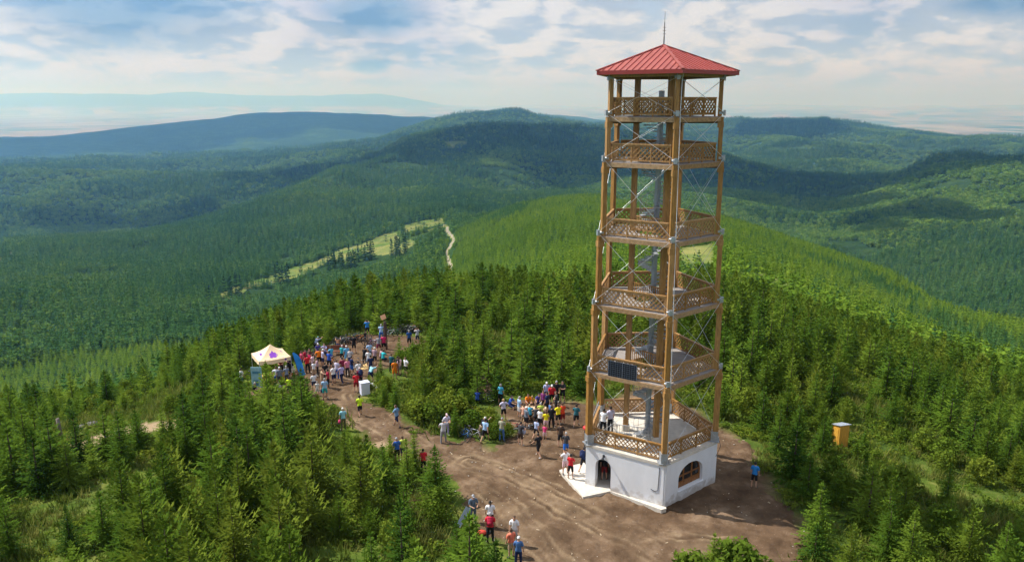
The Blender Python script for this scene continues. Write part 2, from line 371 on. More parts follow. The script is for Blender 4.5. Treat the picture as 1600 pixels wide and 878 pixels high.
# ---- the churned earth of the clearing: its own sheet, with wheel ruts, sinking into the grass at its edge
def dirt_sheet():
    st = .13; x0, x1, y0, y1 = -17, 26, 33, 92
    gx, gy = np.meshgrid(np.arange(x0, x1, st), np.arange(y0, y1, st), indexing='ij'); px_, py_ = gx.ravel(), gy.ravel()
    s = dist_poly(px_, py_, DIRT); s = np.where(in_poly(px_, py_, DIRT), s, -s) + 1.3 * fbm(px_ / 1.7, py_ / 1.7, 4)
    edge = np.clip(s / 1.1 + .35, 0, 1); z = terr(px_, py_) + .12 * fbm(px_ / 1.7, py_ / 1.7, 3)
    z = z + .06 * edge - .14 * (1 - edge) + edge * (.13 * fbm(px_ / .5, py_ / .5, 4) + .05 * fbm(px_ / 2.3 + 4, py_ / 2.3, 2))
    rut = np.zeros(len(px_)); mud = np.zeros(len(px_)); dz = np.zeros(len(px_)); wv = .35 * fbm(px_ / 3.2, py_ / 3.2, 2) + .16 * fbm(px_ / .7, py_ / .7, 3)
    for q, ln in enumerate(RUTS):
        d = dist_poly(px_, py_, ln, False) + wv; fade = np.clip(.35 + 1.9 * fbm(px_ / 3.5 + q * 7, py_ / 3.5, 3), 0, 1)
        for off in (.85,):
            e = np.abs(d - off); dz = dz - .045 * fade * np.exp(-(e / .12) ** 2) + .03 * fade * np.exp(-((e - .27) / .12) ** 2)
            rut = np.maximum(rut, fade * np.exp(-((e - .27) / .12) ** 2)); mud = np.maximum(mud, fade * np.exp(-(e / .12) ** 2))
        rut = np.maximum(rut, .35 * fade * np.exp(-(d / 1.4) ** 2))
    tr = np.clip(1 - dist_poly(px_, py_, RUTS[0][:4], False) / 1.6, 0, 1); rut = np.maximum(rut, 1.4 * tr * np.clip(.7 + fbm(px_ / 1.5, py_ / 1.5, 3), 0, 1))
    z = z + edge * dz
    kp = (s > -1.2).reshape(gx.shape); f4 = kp[:-1, :-1] & kp[1:, :-1] & kp[:-1, 1:] & kp[1:, 1:]
    ii, jj = np.nonzero(f4); ny = gx.shape[1]; F = np.stack([ii * ny + jj, (ii + 1) * ny + jj, (ii + 1) * ny + jj + 1, ii * ny + jj + 1], 1)
    used = np.unique(F); mp = np.full(len(px_), -1); mp[used] = np.arange(len(used)); F = mp[F]
    me = bpy.data.meshes.new('dirt_clearing'); me.vertices.add(len(used)); me.vertices.foreach_set('co', np.stack([px_, py_, z], 1)[used].astype(np.float32).ravel())
    me.loops.add(F.size); me.loops.foreach_set('vertex_index', F.astype(np.int32).ravel()); me.polygons.add(len(F)); me.polygons.foreach_set('loop_start', np.arange(len(F), dtype=np.int32) * 4)
    me.polygons.foreach_set('use_smooth', np.ones(len(F), bool)); me.update(calc_edges=True)
    g1 = np.clip(.5 + 1.5 * fbm(px_ / 2.6 + 11, py_ / 2.6, 3), 0, 1)
    for nm, arr in (('dirt', np.clip(edge * 1.6 - .25, 0, 1)), ('rut', rut * edge * .75 * np.clip(.7 + 1.2 * fbm(px_ / .9, py_ / .9, 3), 0, 1)), ('mud', mud * edge * .95 * np.clip(.7 + 1.2 * fbm(px_ / .8 + 5, py_ / .8, 3), 0, 1))):
        a_ = me.attributes.new(nm, 'FLOAT', 'POINT'); a_.data.foreach_set('value', arr[used].astype(np.float32))
    me.materials.append(GM); o = link('dirt_clearing', me); tag(o, kind='structure')
dirt_sheet()
# ------------------------------------------------------------------ sun, sky, air
SUN_EL = R(52); SUN_H = Vector((-.955, .30, 0)).normalized()
sd = bpy.data.lights.new('sun', 'SUN'); sd.energy = 5.0; sd.angle = R(.6); sd.color = (1, .975, .935)
sun = link('sun', sd)
to_sun = Vector((SUN_H.x * math.cos(SUN_EL), SUN_H.y * math.cos(SUN_EL), math.sin(SUN_EL)))
sun.rotation_euler = to_sun.to_track_quat('Z', 'Y').to_euler(); sun.location = (0, 0, 300)
w = bpy.data.worlds.new('World'); scene.world = w; w.use_nodes = True
CLOUD_LO = .44
w.cycles.sampling_method = 'MANUAL'; w.cycles.sample_map_resolution = 512
def make_world():
    t = w.node_tree; n, l = t.nodes, t.links; n.clear()
    out = n.new('ShaderNodeOutputWorld'); bg = n.new('ShaderNodeBackground'); l.new(bg.outputs[0], out.inputs[0])
    sky = n.new('ShaderNodeTexSky'); sky.sky_type = 'NISHITA'; sky.sun_disc = False
    sky.sun_elevation = SUN_EL; sky.sun_rotation = math.atan2(SUN_H.x, SUN_H.y); sky.altitude = 900; sky.dust_density = 1.5
    bg.inputs[1].default_value = SKY_STRENGTH
    tc = n.new('ShaderNodeTexCoord'); D = tc.outputs['Generated']
    sx = n.new('ShaderNodeSeparateXYZ'); l.new(D, sx.inputs[0])
    def math_(op, a, b=None, clamp=False):
        k = n.new('ShaderNodeMath'); k.operation = op; k.use_clamp = clamp
        for q, s in ((0, a), (1, b)):
            if s is None: continue
            if isinstance(s, (int, float)): k.inputs[q].default_value = s
            else: l.new(s, k.inputs[q])
        return k.outputs[0]
    def mr(src, a, c, d=0., e=1., smooth=True):
        k = n.new('ShaderNodeMapRange'); l.new(src, k.inputs[0])
        if smooth: k.interpolation_type = 'SMOOTHSTEP'
        for q, v in enumerate((a, c, d, e)): k.inputs[q + 1].default_value = v
        return k.outputs[0]
    # cumulus in the sky around the hill: direction -> cloud space, flattened towards the horizon
    el = math_('MAXIMUM', sx.outputs['Z'], .0005)
    hgt = math_('POWER', el, .82)
    cb = n.new('ShaderNodeCombineXYZ'); l.new(math_('MULTIPLY', sx.outputs['X'], 4.9), cb.inputs[0]); l.new(math_('MULTIPLY', sx.outputs['Y'], 4.9), cb.inputs[1]); l.new(math_('MULTIPLY', hgt, 10.5), cb.inputs[2])
    def field(off):
        m = n.new('ShaderNodeMapping'); m.inputs['Location'].default_value = tuple(a + b_ for a, b_ in zip(CLOUD_OFF, off)); l.new(cb.outputs[0], m.inputs[0])
        a = n.new('ShaderNodeTexNoise'); a.inputs['Scale'].default_value = .62; a.inputs['Detail'].default_value = 2.5; a.inputs['Roughness'].default_value = .5; l.new(m.outputs[0], a.inputs['Vector'])
        d_ = n.new('ShaderNodeTexNoise'); d_.inputs['Scale'].default_value = 2.1; d_.inputs['Detail'].default_value = 8; d_.inputs['Roughness'].default_value = .58; d_.inputs['Distortion'].default_value = .05; l.new(m.outputs[0], d_.inputs['Vector'])
        wv = n.new('ShaderNodeVectorMath'); wv.operation = 'MULTIPLY_ADD'; l.new(d_.outputs['Color'], wv.inputs[0]); wv.inputs[1].default_value = (.42, .42, .42); l.new(m.outputs[0], wv.inputs[2])
        v = n.new('ShaderNodeTexNoise'); v.inputs['Scale'].default_value = 1.9; v.inputs['Detail'].default_value = 4; v.inputs['Roughness'].default_value = .5; l.new(wv.outputs[0], v.inputs['Vector'])
        puff = math_('ABSOLUTE', math_('SUBTRACT', v.outputs[0], .5))
        return math_('ADD', math_('ADD', math_('MULTIPLY', a.outputs[0], .80), math_('MULTIPLY', puff, 1.15)), math_('MULTIPLY', d_.outputs[0], .38)), a.outputs[0], d_.outputs['Color']
    dens, mass, wob_ = field((0, 0, 0)); up, _, _ = field((-.08, .03, .22))
    dens = math_('SUBTRACT', dens, mr(el, .02, .0, 0., .10))
    cover = mr(dens, CLOUD_LO, CLOUD_LO + .12)
    bright = mr(math_('SUBTRACT', dens, up), -.12, .08)
    thick = mr(mass, .48, .66)
    # one heavy dark cloud to the side, a smaller one straight ahead
    heavy = None
    for px_, py_, sz in ((200, 0, .12), (590, 20, .06), (570, 98, .03), (1590, 0, .05)):
        d0 = Vector(ray(px_, py_)).normalized(); k = n.new('ShaderNodeVectorMath'); k.operation = 'MULTIPLY_ADD'; l.new(wob_, k.inputs[0]); k.inputs[1].default_value = (.07, .07, .04); l.new(D, k.inputs[2])
        k2 = n.new('ShaderNodeVectorMath'); k2.operation = 'SUBTRACT'; l.new(k.outputs[0], k2.inputs[0]); k2.inputs[1].default_value = (d0.x + .035, d0.y + .035, d0.z + .02)
        k3 = n.new('ShaderNodeVectorMath'); k3.operation = 'MULTIPLY'; l.new(k2.outputs[0], k3.inputs[0]); k3.inputs[1].default_value = (1, 1, 2.6)
        k4 = n.new('ShaderNodeVectorMath'); k4.operation = 'LENGTH'; l.new(k3.outputs[0], k4.inputs[0]); v_ = mr(k4.outputs['Value'], sz * 1.5, sz * .4)
        heavy = v_ if heavy is None else math_('MAXIMUM', heavy, v_)
    def mix(f, a, c):
        k = n.new('ShaderNodeMix'); k.data_type = 'RGBA'; l.new(f, k.inputs[0])
        for s, q in ((a, 6), (c, 7)):
            if isinstance(s, tuple): k.inputs[q].default_value = (*s, 1)
            else: l.new(s, k.inputs[q])
        return k.outputs[2]
    g = 1 / SKY_STRENGTH
    lin = lambda *c: tuple(((v / 255) ** 2.2) * g * SKY_GAIN for v in c)
    ccol = mix(bright, lin(184, 198, 223), lin(242, 245, 253))
    deep = mix(bright, lin(150, 172, 208), lin(214, 216, 238))
    ccol = mix(thick, ccol, deep)
    ccol = mix(mr(mass, .63, .76), ccol, lin(122, 152, 194))
    blue = mix(mr(el, .0, .14), lin(200, 213, 242), lin(186, 206, 240))
    k = n.new('ShaderNodeMix'); k.data_type = 'RGBA'; k.inputs[0].default_value = .12; l.new(blue, k.inputs[6]); l.new(sky.outputs[0], k.inputs[7])
    col = mix(cover, k.outputs[2], ccol)
    col = mix(math_('MULTIPLY', heavy, .95), col, mix(bright, lin(104, 136, 184), lin(140, 168, 208)))
    col = mix(mr(el, .0, .045), lin(178, 198, 238), col)
    l.new(col, bg.inputs[0])
SKY_STRENGTH = .12
CLOUD_OFF = CO if 'CO' in globals() else (3.1, 1.7, 0.)
SKY_GAIN = .70
make_world()
# the air
hz = MB(); hz.box((0, 12000, 215), (110000, 84000, 1410))
m, t, n, l = nt('haze'); out = n.new('ShaderNodeOutputMaterial'); pv = n.new('ShaderNodeVolumePrincipled')
pv.inputs['Color'].default_value = (.23, .53, 1., 1); pv.inputs['Absorption Color'].default_value = (1, 1, 1, 1); pv.inputs['Density'].default_value = 1.05e-4; pv.inputs['Anisotropy'].default_value = .62
l.new(pv.outputs[0], out.inputs['Volume'])
haze = hz.build('haze', m); tag(haze, 'pale blue summer haze lying over the distant hills and plain', 'haze', kind='stuff')
# ---- unseen clouds added overhead, out of view, to throw shade on the hills
def cloud_mat():
    m, t, n, l = nt('shade_cloud_white'); out = n.new('ShaderNodeOutputMaterial'); d = n.new('ShaderNodeBsdfDiffuse'); d.inputs[0].default_value = (.9, .9, .92, 1)
    tr = n.new('ShaderNodeBsdfTransparent'); ms = n.new('ShaderNodeMixShader'); lw = n.new('ShaderNodeLayerWeight'); lw.inputs[0].default_value = .35
    mr = n.new('ShaderNodeMapRange'); l.new(lw.outputs['Facing'], mr.inputs[0])
    for q, v in enumerate((.15, .95, .12, 1.)): mr.inputs[q + 1].default_value = v
    l.new(mr.outputs[0], ms.inputs[0]); l.new(d.outputs[0], ms.inputs[1]); l.new(tr.outputs[0], ms.inputs[2]); l.new(ms.outputs[0], out.inputs[0]); return m
CLOUDM = cloud_mat()
CLOUD_Z = 1700.
def cloud(seed, u, v, D, a, bx, n_):
    x, y, d = ray(u, v); h = math.hypot(x, y); gx, gy = x / h * D, y / h * D; gz = CAM_H + D * d / h
    k = (CLOUD_Z - gz) / math.tan(SUN_EL); cx, cy = gx + SUN_H.x * k, gy + SUN_H.y * k; r = random.Random(seed); b = MB()
    for q in range(n_):
        ang, rr = r.random() * 6.283, math.sqrt(r.random()); s = r.uniform(.28, .5) * min(a, bx)
        b.ico((cx + math.cos(ang) * rr * a * .75, cy + math.sin(ang) * rr * bx * .75, CLOUD_Z + s * .25), s, 3, (r.uniform(.9, 1.5), r.uniform(.9, 1.4), r.uniform(.35, .55)))
    b.v = [(p[0] + s_ * math.sin(p[1] / 37. + p[2] / 23.), p[1] + s_ * math.sin(p[0] / 31. + p[2] / 29.), p[2] + s_ * .5 * math.sin(p[0] / 43. + p[1] / 27.)) for p in b.v for s_ in (min(a, bx) * .03,)]
    o = b.build('cloud', CLOUDM, smooth=True); tag(o, 'unseen white cloud added high over the hills to shade them', 'cloud', kind='structure')
for args in ((1, 790, 250, 2600, 520, 460, 14), (2, 880, 250, 2600, 420, 420, 10), (3, 200, 235, 8600, 1700, 1900, 22), (4, 480, 205, 8800, 1500, 1700, 20), (5, 1240, 320, 2100, 330, 520, 12), (6, 1540, 265, 2250, 520, 420, 14), (10, 1180, 285, 2500, 420, 300, 9), (11, 180, 330, 2300, 260, 190, 7), (12, 480, 300, 2500, 300, 160, 7), (13, 1420, 350, 1500, 170, 130, 6), (9, 1230, 215, 5200, 700, 500, 8), (7, 620, 200, 9300, 900, 900, 9)):
    cloud(*args)
scene.view_settings.view_transform = 'Standard'; scene.view_settings.look = 'None'; scene.view_settings.gamma = 1
scene.view_settings.exposure = 0.42
c = scene.cycles
c.max_bounces = 5; c.diffuse_bounces = 3; c.glossy_bounces = 2; c.transmission_bounces = 2; c.volume_bounces = 1; c.transparent_max_bounces = 8
c.use_denoising = True; c.caustics_reflective = False; c.caustics_refractive = False
try: c.denoiser = 'OPENIMAGEDENOISE'; c.denoising_prefilter = 'ACCURATE'
except Exception: pass
c.use_adaptive_sampling = True; c.adaptive_threshold = .015
c.use_light_tree = False
# ------------------------------------------------------------------ who stands where (photo column, photo row of the feet, heading: 0 = faces us, 90 = faces along the track to the tower, 180 = faces away)
PEOPLE = [
 # by the tent and flag
 (432.6,597,175,'akimbo','white','blue','shorts','brown','man in white shirt and blue shorts queuing at the cream tent',1.78,0,''),
 (438,598,185,'stand','slate','charcoal','trousers','whitecap','person in slate grey top and white cap queuing at the cream tent',1.74,0,''),
 (448.6,596,190,'hold','greyblue','charcoal','trousers','grey','grey haired person in blue grey jacket queuing at the cream tent',1.70,0,''),
 (455,586,200,'stand','black','black','shorts','dark','person in black standing between tent counter and blue flag',1.68,0,''),
 (458.5,588,150,'stand','cream','red','shorts','whitecap','child in cream top and red shorts below the blue feather flag',1.25,0,''),
 (439,574,0,'hold','darkred','black','trousers','dark','vendor in dark red shirt serving under the cream tent',1.75,0,''),
 (452,571,-10,'hold','navy','black','trousers','dark','vendor in navy shirt serving under the cream tent',1.75,0,''),
 (406,591,120,'stand','lime','black','shorts','dark','person in lime top behind the tall spruce beside the tent',1.7,0,''),
 (399,599,100,'stand','tan','grey','shorts','brown','person in tan top standing outside the tent\'s poster panel',1.72,0,''),
 (437,613,170,'sit','lightgrey','grey','trousers','grey','grey haired person in light grey sitting low between the spruces below the tent',1.7,0,'low'),
 (453,616,180,'stand','lime','black','shorts','dark','person in lime shirt half hidden by the spruce below the flag',1.6,0,''),
 (395.6,609,90,'sit','black','black','shorts','grey','person in black sitting beside the pink parasol',1.7,0,'low'),
 (376,584,140,'stand','white','blue','shorts','dark','person in white standing alone in the shade outside the tent',1.72,0,''),
 # crowd to the side of the flag
 (472.5,588,170,'stand','yellowgreen','black','shorts','brown','woman in yellow green vest and black shorts next to the blue flag',1.68,0,''),
 (481,580,-160,'akimbo','red','black','trousers','dark','man in bright red tee and black trousers facing the crowd by the flag',1.78,0,''),
 (476.5,567,60,'stand','crimson','navy','shorts','dark','person in crimson jersey behind the man in bright red',1.74,0,''),
 (471.4,569,110,'stand','rose','navy','shorts','brown','person in rose red top tucked behind the blue flag',1.72,0,''),
 (485,566,-40,'stand','brown','charcoal','trousers','dark','person in brown jacket behind the bright red tee',1.72,0,''),
 (491,587,160,'stand','white','tan','shorts','brown','child in white top with tan belt bag amid the crowd',1.45,0,''),
 (489.5,578,-120,'stand','palepink','navy','shorts','dark','person in pale pink and white top behind the child with the belt bag',1.7,0,''),
 (496.5,585,-90,'stand','pinkgrey','black','trousers','brown','person in dusty pink top beside the child with the belt bag',1.66,0,''),
 (499.3,570,175,'akimbo','orange','black','shorts','dark','person in orange vest in the middle of the crowd by the parked bicycles',1.76,0,''),
 (497.5,558,20,'stand','indigo','black','shorts','whitecap','person in indigo top and white cap behind the orange vest',1.74,0,''),
 (508,561,-30,'phone','lavender','navy','shorts','brown','person in lavender top raising a phone behind the blue jerseys',1.74,0,''),
 (515,577,150,'hold','royal','black','shorts','dark','cyclist in royal blue jersey holding a white sheet of paper',1.78,0,'paper'),
 (518,568,-150,'stand','cyan','navy','shorts','brown','person in cyan top behind the royal blue jersey',1.74,0,''),
 (535,565,160,'walk','teal','black','shorts','pinkcap','woman in teal shirt and pale cap walking beside the brown bench',1.68,0,''),
 (542.5,568,190,'stand','skyblue','skyblue','shorts','whitecap','person in sky blue outfit and straw hat next to the woman in teal',1.74,0,''),
 (553.5,551,170,'stand','black','black','shorts','dark','man in black shirt and shorts alone on the grass by the bicycles',1.8,0,''),
 (522,600,-140,'stand','white','navy','shorts','dark','woman in white blouse and navy skirt in the middle of the track crowd',1.68,0,''),
 (527,592,140,'stand','palelilac','blue','trousers','brown','person in pale lilac top behind the woman with navy skirt',1.74,0,''),
 (534.6,599,-150,'walk','lilac','navy','trousers','brown','person in lilac shirt and navy trousers walking up the track',1.74,0,''),
 (536,588,-160,'stand','maroon','black','trousers','dark','person in maroon top behind the lilac shirt',1.74,0,''),
 (543.7,590,200,'stand','pink','black','trousers','blond','blond person in pink top and black trousers near a parked bicycle',1.74,0,''),
 (550,586,120,'stand','navy','blue','shorts','dark','person in navy top holding the bicycle beside the blond in pink',1.74,0,''),
 (491,609,185,'stand','white','navy','shorts','brown','child in white tee and navy shorts at the edge of the track',1.5,0,''),
 (496.5,618,170,'stand','offwhite','offwhite','shorts','grey','small child in off white at the edge of the track beside a larch',1.25,0,''),
 (508.4,623,175,'stand','paleblue','teal','shorts','grey','man in pale blue tee carrying a navy bag on the track',1.76,0,'bag'),
 (513.5,607,-100,'stand','crimson','black','trousers','dark','person in crimson shirt behind the man with the navy bag',1.74,0,''),
 (504,605,60,'reach','tan','tan','trousers','brown','person in tan shirt stretching an arm out on the track',1.74,0,''),
 (509,596,180,'stand','black','black','trousers','dark','dark haired person in black behind the tan shirt',1.74,0,''),
 (557,613,175,'stand','red','darkred','shorts','dark','person in red jersey and dark red shorts beside the white box',1.72,0,''),
 (563.5,605,200,'stand','maroon','black','shorts','pinkcap','hiker in maroon with a navy rucksack beside the white box',1.76,0,'pack_navy'),
 (579,598,150,'bend','aqua','navy','shorts','dark','person in pale aqua bending down behind the white box',1.74,0,''),
 (570,571,140,'hold','black','black','trousers','dark','man in black holding a bicycle in the crowd',1.78,0,''),
 (578,563,-170,'stand','paleblue','navy','shorts','dark','person in pale blue top behind the man in black with bicycle',1.72,0,''),
 (576.5,575,170,'stand','white','lightgrey','shorts','brown','person in white top in front of the man in black with bicycle',1.7,0,''),
 (580,585,175,'stand','navy','navy','trousers','dark','person all in navy beside the yellow blanket',1.76,0,''),
 (592,551,160,'walk','grey','maroon','shorts','brown','hiker in grey top and maroon shorts next to the red jersey by the signpost',1.76,0,''),
 (600,550,185,'stand','raspberry','black','shorts','dark','cyclist in raspberry red jersey and black shorts below the signpost',1.76,0,''),
 (598.5,566,140,'sit','turquoise','navy','shorts','dark','person in turquoise sitting on the grass by the small spruce',1.74,0,'low'),
 (594.5,563,100,'sit','pinkgrey','purple','shorts','dark','person in dusty pink sitting beside the one in turquoise',1.70,0,'low'),
 (617,592,180,'stand','orange','orange','shorts','dark','person in orange outfit among the shrubs beyond the white box',1.72,0,''),
 (621.5,586,120,'stand','black','darkred','trousers','dark','person in black behind the orange outfit',1.74,0,''),
 (625,586,-140,'stand','palepink','grey','shorts','brown','woman in pale pink top beside the orange outfit',1.66,0,''),
 (634.5,588,-60,'akimbo','white','black','shorts','brown','man in white shirt and black shorts among the shrubs',1.78,0,''),
 (612,582,150,'stand','darkteal','black','trousers','brown','person in dark teal jacket behind the orange outfit',1.74,0,''),
 (466.5,577,150,'stand','navy','black','shorts','dark','person in navy half hidden behind the blue flag',1.74,0,''),
 (529,550,180,'bend','brown','navy','shorts','dark','person in brown leaning over the brown bench',1.72,0,''),
 (505,571,100,'stand','palelilac','navy','shorts','whitecap','person in pale lilac top and white cap just behind the royal blue jersey',1.72,0,''),
 (484,573,-60,'stand','raspberry','black','shorts','dark','person in raspberry top wedged between the red shirts by the flag',1.70,0,''),
 (548,573,160,'stand','lightgrey','navy','shorts','brown','person in light grey top between the sky blue outfit and parked bicycles',1.72,0,''),
 (561,594,-150,'stand','white','charcoal','trousers','dark','person in white top and charcoal trousers behind the hiker in maroon',1.72,0,''),
 (586,571,150,'stand','pinkgrey','black','shorts','whitecap','person in dusty pink with white cap beside the white top by the bicycle',1.72,0,''),
 # round the parked bicycles and the signpost
 (493,540,150,'bend','greyblue','black','shorts','tealcap','cyclist in blue grey with teal helmet bending over a bicycle',1.74,0,''),
 (574,521,180,'phone','azure','black','shorts','dark','man in azure blue shirt raising his hands at the forest edge',1.8,0,''),
 (570.5,531,160,'stand','black','black','trousers','dark','small child in black at the bicycles by the forest edge',1.1,0,''),
 (596,531,170,'reach','paleblue','blue','trousers','grey','grey haired person in pale blue touching the signpost',1.74,0,''),
 (639.8,543,175,'stand','deepblue','black','shorts','grey','man in deep blue shirt and black shorts on the bare tan ground',1.8,0,''),
 (652.5,538,185,'phone','lightgrey','navy','shorts','brown','person in light grey top and navy shorts on the bare tan ground',1.74,0,''),
 # along the track
 (563,650,-170,'walk','lime','black','shorts','dark','runner in lime yellow jacket and black shorts on the track',1.76,0,''),
 (620.6,666,-120,'walk','steelblue','navy','shorts','brown','walker in steel blue tee and navy shorts at the track edge',1.8,0,''),
 (537,671,-175,'stand','aqua','olive','trousers','whitecap','hiker in white cap and aqua top holding a pink bag above the pale track',1.74,0,'bag_pink'),
 (621,720,-160,'stand','blue','black','shorts','greycap','hiker in blue shirt and grey cap behind a small spruce',1.78,0,''),
 (630,716,-150,'stand','yellowgreen','navy','shorts','brown','person in yellow green shirt beside the hiker in blue',1.72,0,''),
 (662,737,-170,'stand','red','black','trousers','dark','person in red top with dark rucksack straps near the tall sapling',1.74,0,''),
 (739,812,20,'hold','slateblue','slateblue','trousers','greycap','worker in slate blue overalls and pale cap standing at the clearing edge',1.84,0,''),
 (766,820,180,'stand','white','black','trousers','darklong','woman in white top with dark ponytail at the clearing edge',1.70,0,''),
 (766,841,175,'stand','red','black','trousers','grey','man in red shirt and black trousers with a rucksack on one shoulder',1.80,0,'pack_wine'),
 (803.5,846,-10,'stand','white','lightgrey','trousers','brown','man in long white shirt near the bottom of the clearing',1.82,0,''),
 (799,864,-150,'stand','coral','tan','shorts','brown','person in coral vest next to the long white shirt',1.7,0,''),
 (810,878,170,'stand','denim','navy','trousers','whitecap','person in denim blue shirt and white cap beside the coral vest',1.74,0,''),
 (151,686,100,'crouch','black','black','trousers','dark','photographer in black crouching by the sandy side path',1.76,0,''),
 (1178,757,170,'stand','azure','black','shorts','dark','person in azure blue tee in the shade of the tower',1.76,0,''),
 # by the bicycles near the tower
 (693,691,175,'reach','lightgrey','grey','trousers','grey','man in light grey tee and grey trousers stretching his arms',1.80,0,''),
 (698,679,20,'hold','palelilac','lilac','trousers','pinkcap','person in pale lilac stripes facing the man in light grey',1.76,0,''),
 (758,688,150,'walk','paleblue','black','shorts','dark','cyclist in pale blue jersey beside the silver bicycle',1.78,0,''),
 (752,683,150,'bend','black','tan','shorts','whitecap','cyclist in black with white helmet leaning on the silver bicycle',1.70,0,''),
 (784,687,160,'hold','khaki','denim','trousers','greycap','person in khaki vest and jeans beside the low bush',1.76,0,''),
 (787,655,-160,'akimbo','palelilac','black','shorts','blond','blond woman in pale lilac top and black shorts by the bushes',1.72,0,''),
 (746,630,180,'sit','royal','navy','shorts','dark','person in royal blue sitting in the bushes by a bicycle',1.74,0,'low'),
 (782,631,150,'stand','cyan','black','shorts','grey','grey haired person in cyan shirt at the forest edge behind bushes',1.74,0,''),
 (796.5,638,60,'sit','royal','navy','shorts','dark','cyclist in royal blue and white sitting at the forest edge',1.76,0,'low'),
 # round the picnic table
 (811,651,110,'stand','paleblue','white','shorts','grey','person in pale blue and white at the end of the picnic table',1.72,0,''),
 (824,639,20,'sit','orange','brown','shorts','brown','person in orange sitting behind the picnic table',1.74,0,'seat'),
 (831,638,10,'sit','amber','brown','shorts','blond','child in amber yellow sitting behind the picnic table',1.5,0,'seat'),
 (842,638,0,'sit','indigo','navy','shorts','dark','person in indigo sitting behind the picnic table',1.74,0,'seat'),
 (849,641,-30,'stand','plum','black','shorts','brown','person in plum top at the tower end of the picnic table',1.70,0,''),
 (818,658,170,'sit','peach','grey','shorts','brown','person in peach top sitting with back to us at the picnic table',1.72,0,'seat'),
 (827.5,658,180,'sit','cyan','black','shorts','blond','blond person in cyan sitting with back to us at the picnic table',1.74,0,'seat'),
 (845.5,655,190,'sit','yellowgreen','black','shorts','grey','person in yellow green sitting with back to us at the picnic table',1.74,0,'seat'),
 (837,661,175,'sit','charcoal','black','shorts','dark','person in charcoal sitting with back to us at the picnic table',1.74,0,'seat'),
 (822,668,120,'stand','slate','black','shorts','whitecap','person in slate grey with white helmet by the lying bicycle',1.72,0,''),
 (855,645,-120,'stand','navy','black','shorts','dark','person in navy standing between the table and the cyclists',1.74,0,''),
 (854,628,0,'stand','bluewhite','navy','shorts','whitecap','cyclist in pale blue jersey and white helmet at the forest edge',1.76,0,''),
 (862,633,0,'stand','red','black','shorts','whitecap','cyclist in red jersey and white helmet at the forest edge',1.78,0,''),
 (869.5,627,-20,'stand','black','black','trousers','greycap','cyclist in black with grey helmet in the shade of the wood',1.8,0,''),
 (879,628,-30,'crossed','black','black','shorts','dark','man in black with folded arms in the shade of the wood',1.82,0,''),
 (869,644,-90,'crossed','charcoal','black','shorts','brown','man in charcoal tank top with folded arms behind the table group',1.76,0,''),
 (861.5,668,170,'stand','black','black','trousers','dark','person all in black between the yellow and white tees',1.76,0,''),
 (872,665,-150,'akimbo','yellow','black','shorts','brown','man in yellow jersey and black shorts next to the orange red one',1.78,0,''),
 (879,664,-150,'hold','scarlet','darkred','shorts','brown','man in scarlet jersey beside the yellow jersey',1.80,0,''),
 (900,665,175,'walk','darkteal','black','shorts','dark','man in dark teal tee walking away from the tower',1.78,0,''),
 (876,697,170,'stand','darkbrown','black','shorts','dark','man in dark brown tee and black shorts on the brown earth',1.80,0,''),
 (884,710,178,'walk','charcoal','cobalt','shorts','grey','man in charcoal tee and cobalt blue shorts walking from the tower',1.78,0,''),
 (843.6,668,150,'stand','white','black','shorts','brown','child in white tee standing behind the yellow tee',1.55,0,''),
 (853,670,180,'stand','yellow','palepink','shorts','brown','child in yellow tee and pale shorts in front of the table',1.45,0,''),
 (860,661,120,'stand','denim','black','shorts','dark','person in denim blue with white bag behind the yellow tee',1.72,0,''),
 (851,686,160,'stand','hotpink','palepink','shorts','brown','small child in hot pink on the brown earth',1.2,0,''),
 (837.7,683,150,'walk','bluewhite','black','shorts','dark','child in pale blue tee and black shorts walking to the table',1.5,0,''),
 (813,694,140,'hold','charcoal','darkbrown','shorts','dark','man in charcoal tank top carrying a white jacket',1.78,0,'jacket'),
 (841.5,712,-140,'walk','black','black','shorts','dark','man in black tee and shorts striding over the brown earth',1.80,0,''),
 # at the tower
 (883,740,30,'akimbo','white','palepink','shorts','dark','person in white top on the concrete apron next to the red one',1.68,0.045,''),
 (891.4,748,160,'crossed','red','black','shorts','dark','person in red with folded arms on the concrete apron',1.70,0.045,''),
 (911.5,737,150,'walk','navy','black','shorts','dark','hiker with a dark rucksack going round the tower\'s white corner',1.76,0.045,'pack_navy'),
 (944,750,180,'stand','black','darkred','shorts','dark','person in black going in through the tower\'s arched doorway',1.76,0.045,''),
 (942.0,680,160,'hold','white','black','trousers','dark','man in white shirt leaning at the terrace rail inside the corner post',1.76,2.78,''),
 (953.6,676,-150,'stand','palelilac','black','trousers','dark','man in pale lilac shirt on the terrace beside the steel guard rail',1.78,2.78,''),
]
CLEARPTS = [(p[0], p[1] - 14, None) for p in PEOPLE if not any(s in p[8] for s in ('half hidden', 'between the spruces', 'pink parasol', 'behind the tall spruce', 'behind a small spruce', 'beside the hiker in blue'))]
CLEARPTS += [(428, 545, None), (430, 580, None), (445, 575, None), (464, 560, None), (570, 604, None), (600, 515, None), (83, 603, None), (1311, 672, None), (1318, 655, None), (721, 675, None), (742, 674, None), (835, 640, None), (1035, 780, None), (1110, 745, None), (900, 765, None), (525, 525, None), (540, 525, None), (650, 512, None), (665, 512, None)]
CLEARPTS += [(u_, v_, None) for u_ in range(75, 320, 28) for v_ in (583, 602)] + [(u_, 636, None) for u_ in range(105, 285, 24)] + [(u_, v_, None) for u_ in (1340, 1370, 1400, 1430) for v_ in (672, 690)]
CLEARPTS = [(a, b) for a, b, _ in CLEARPTS]
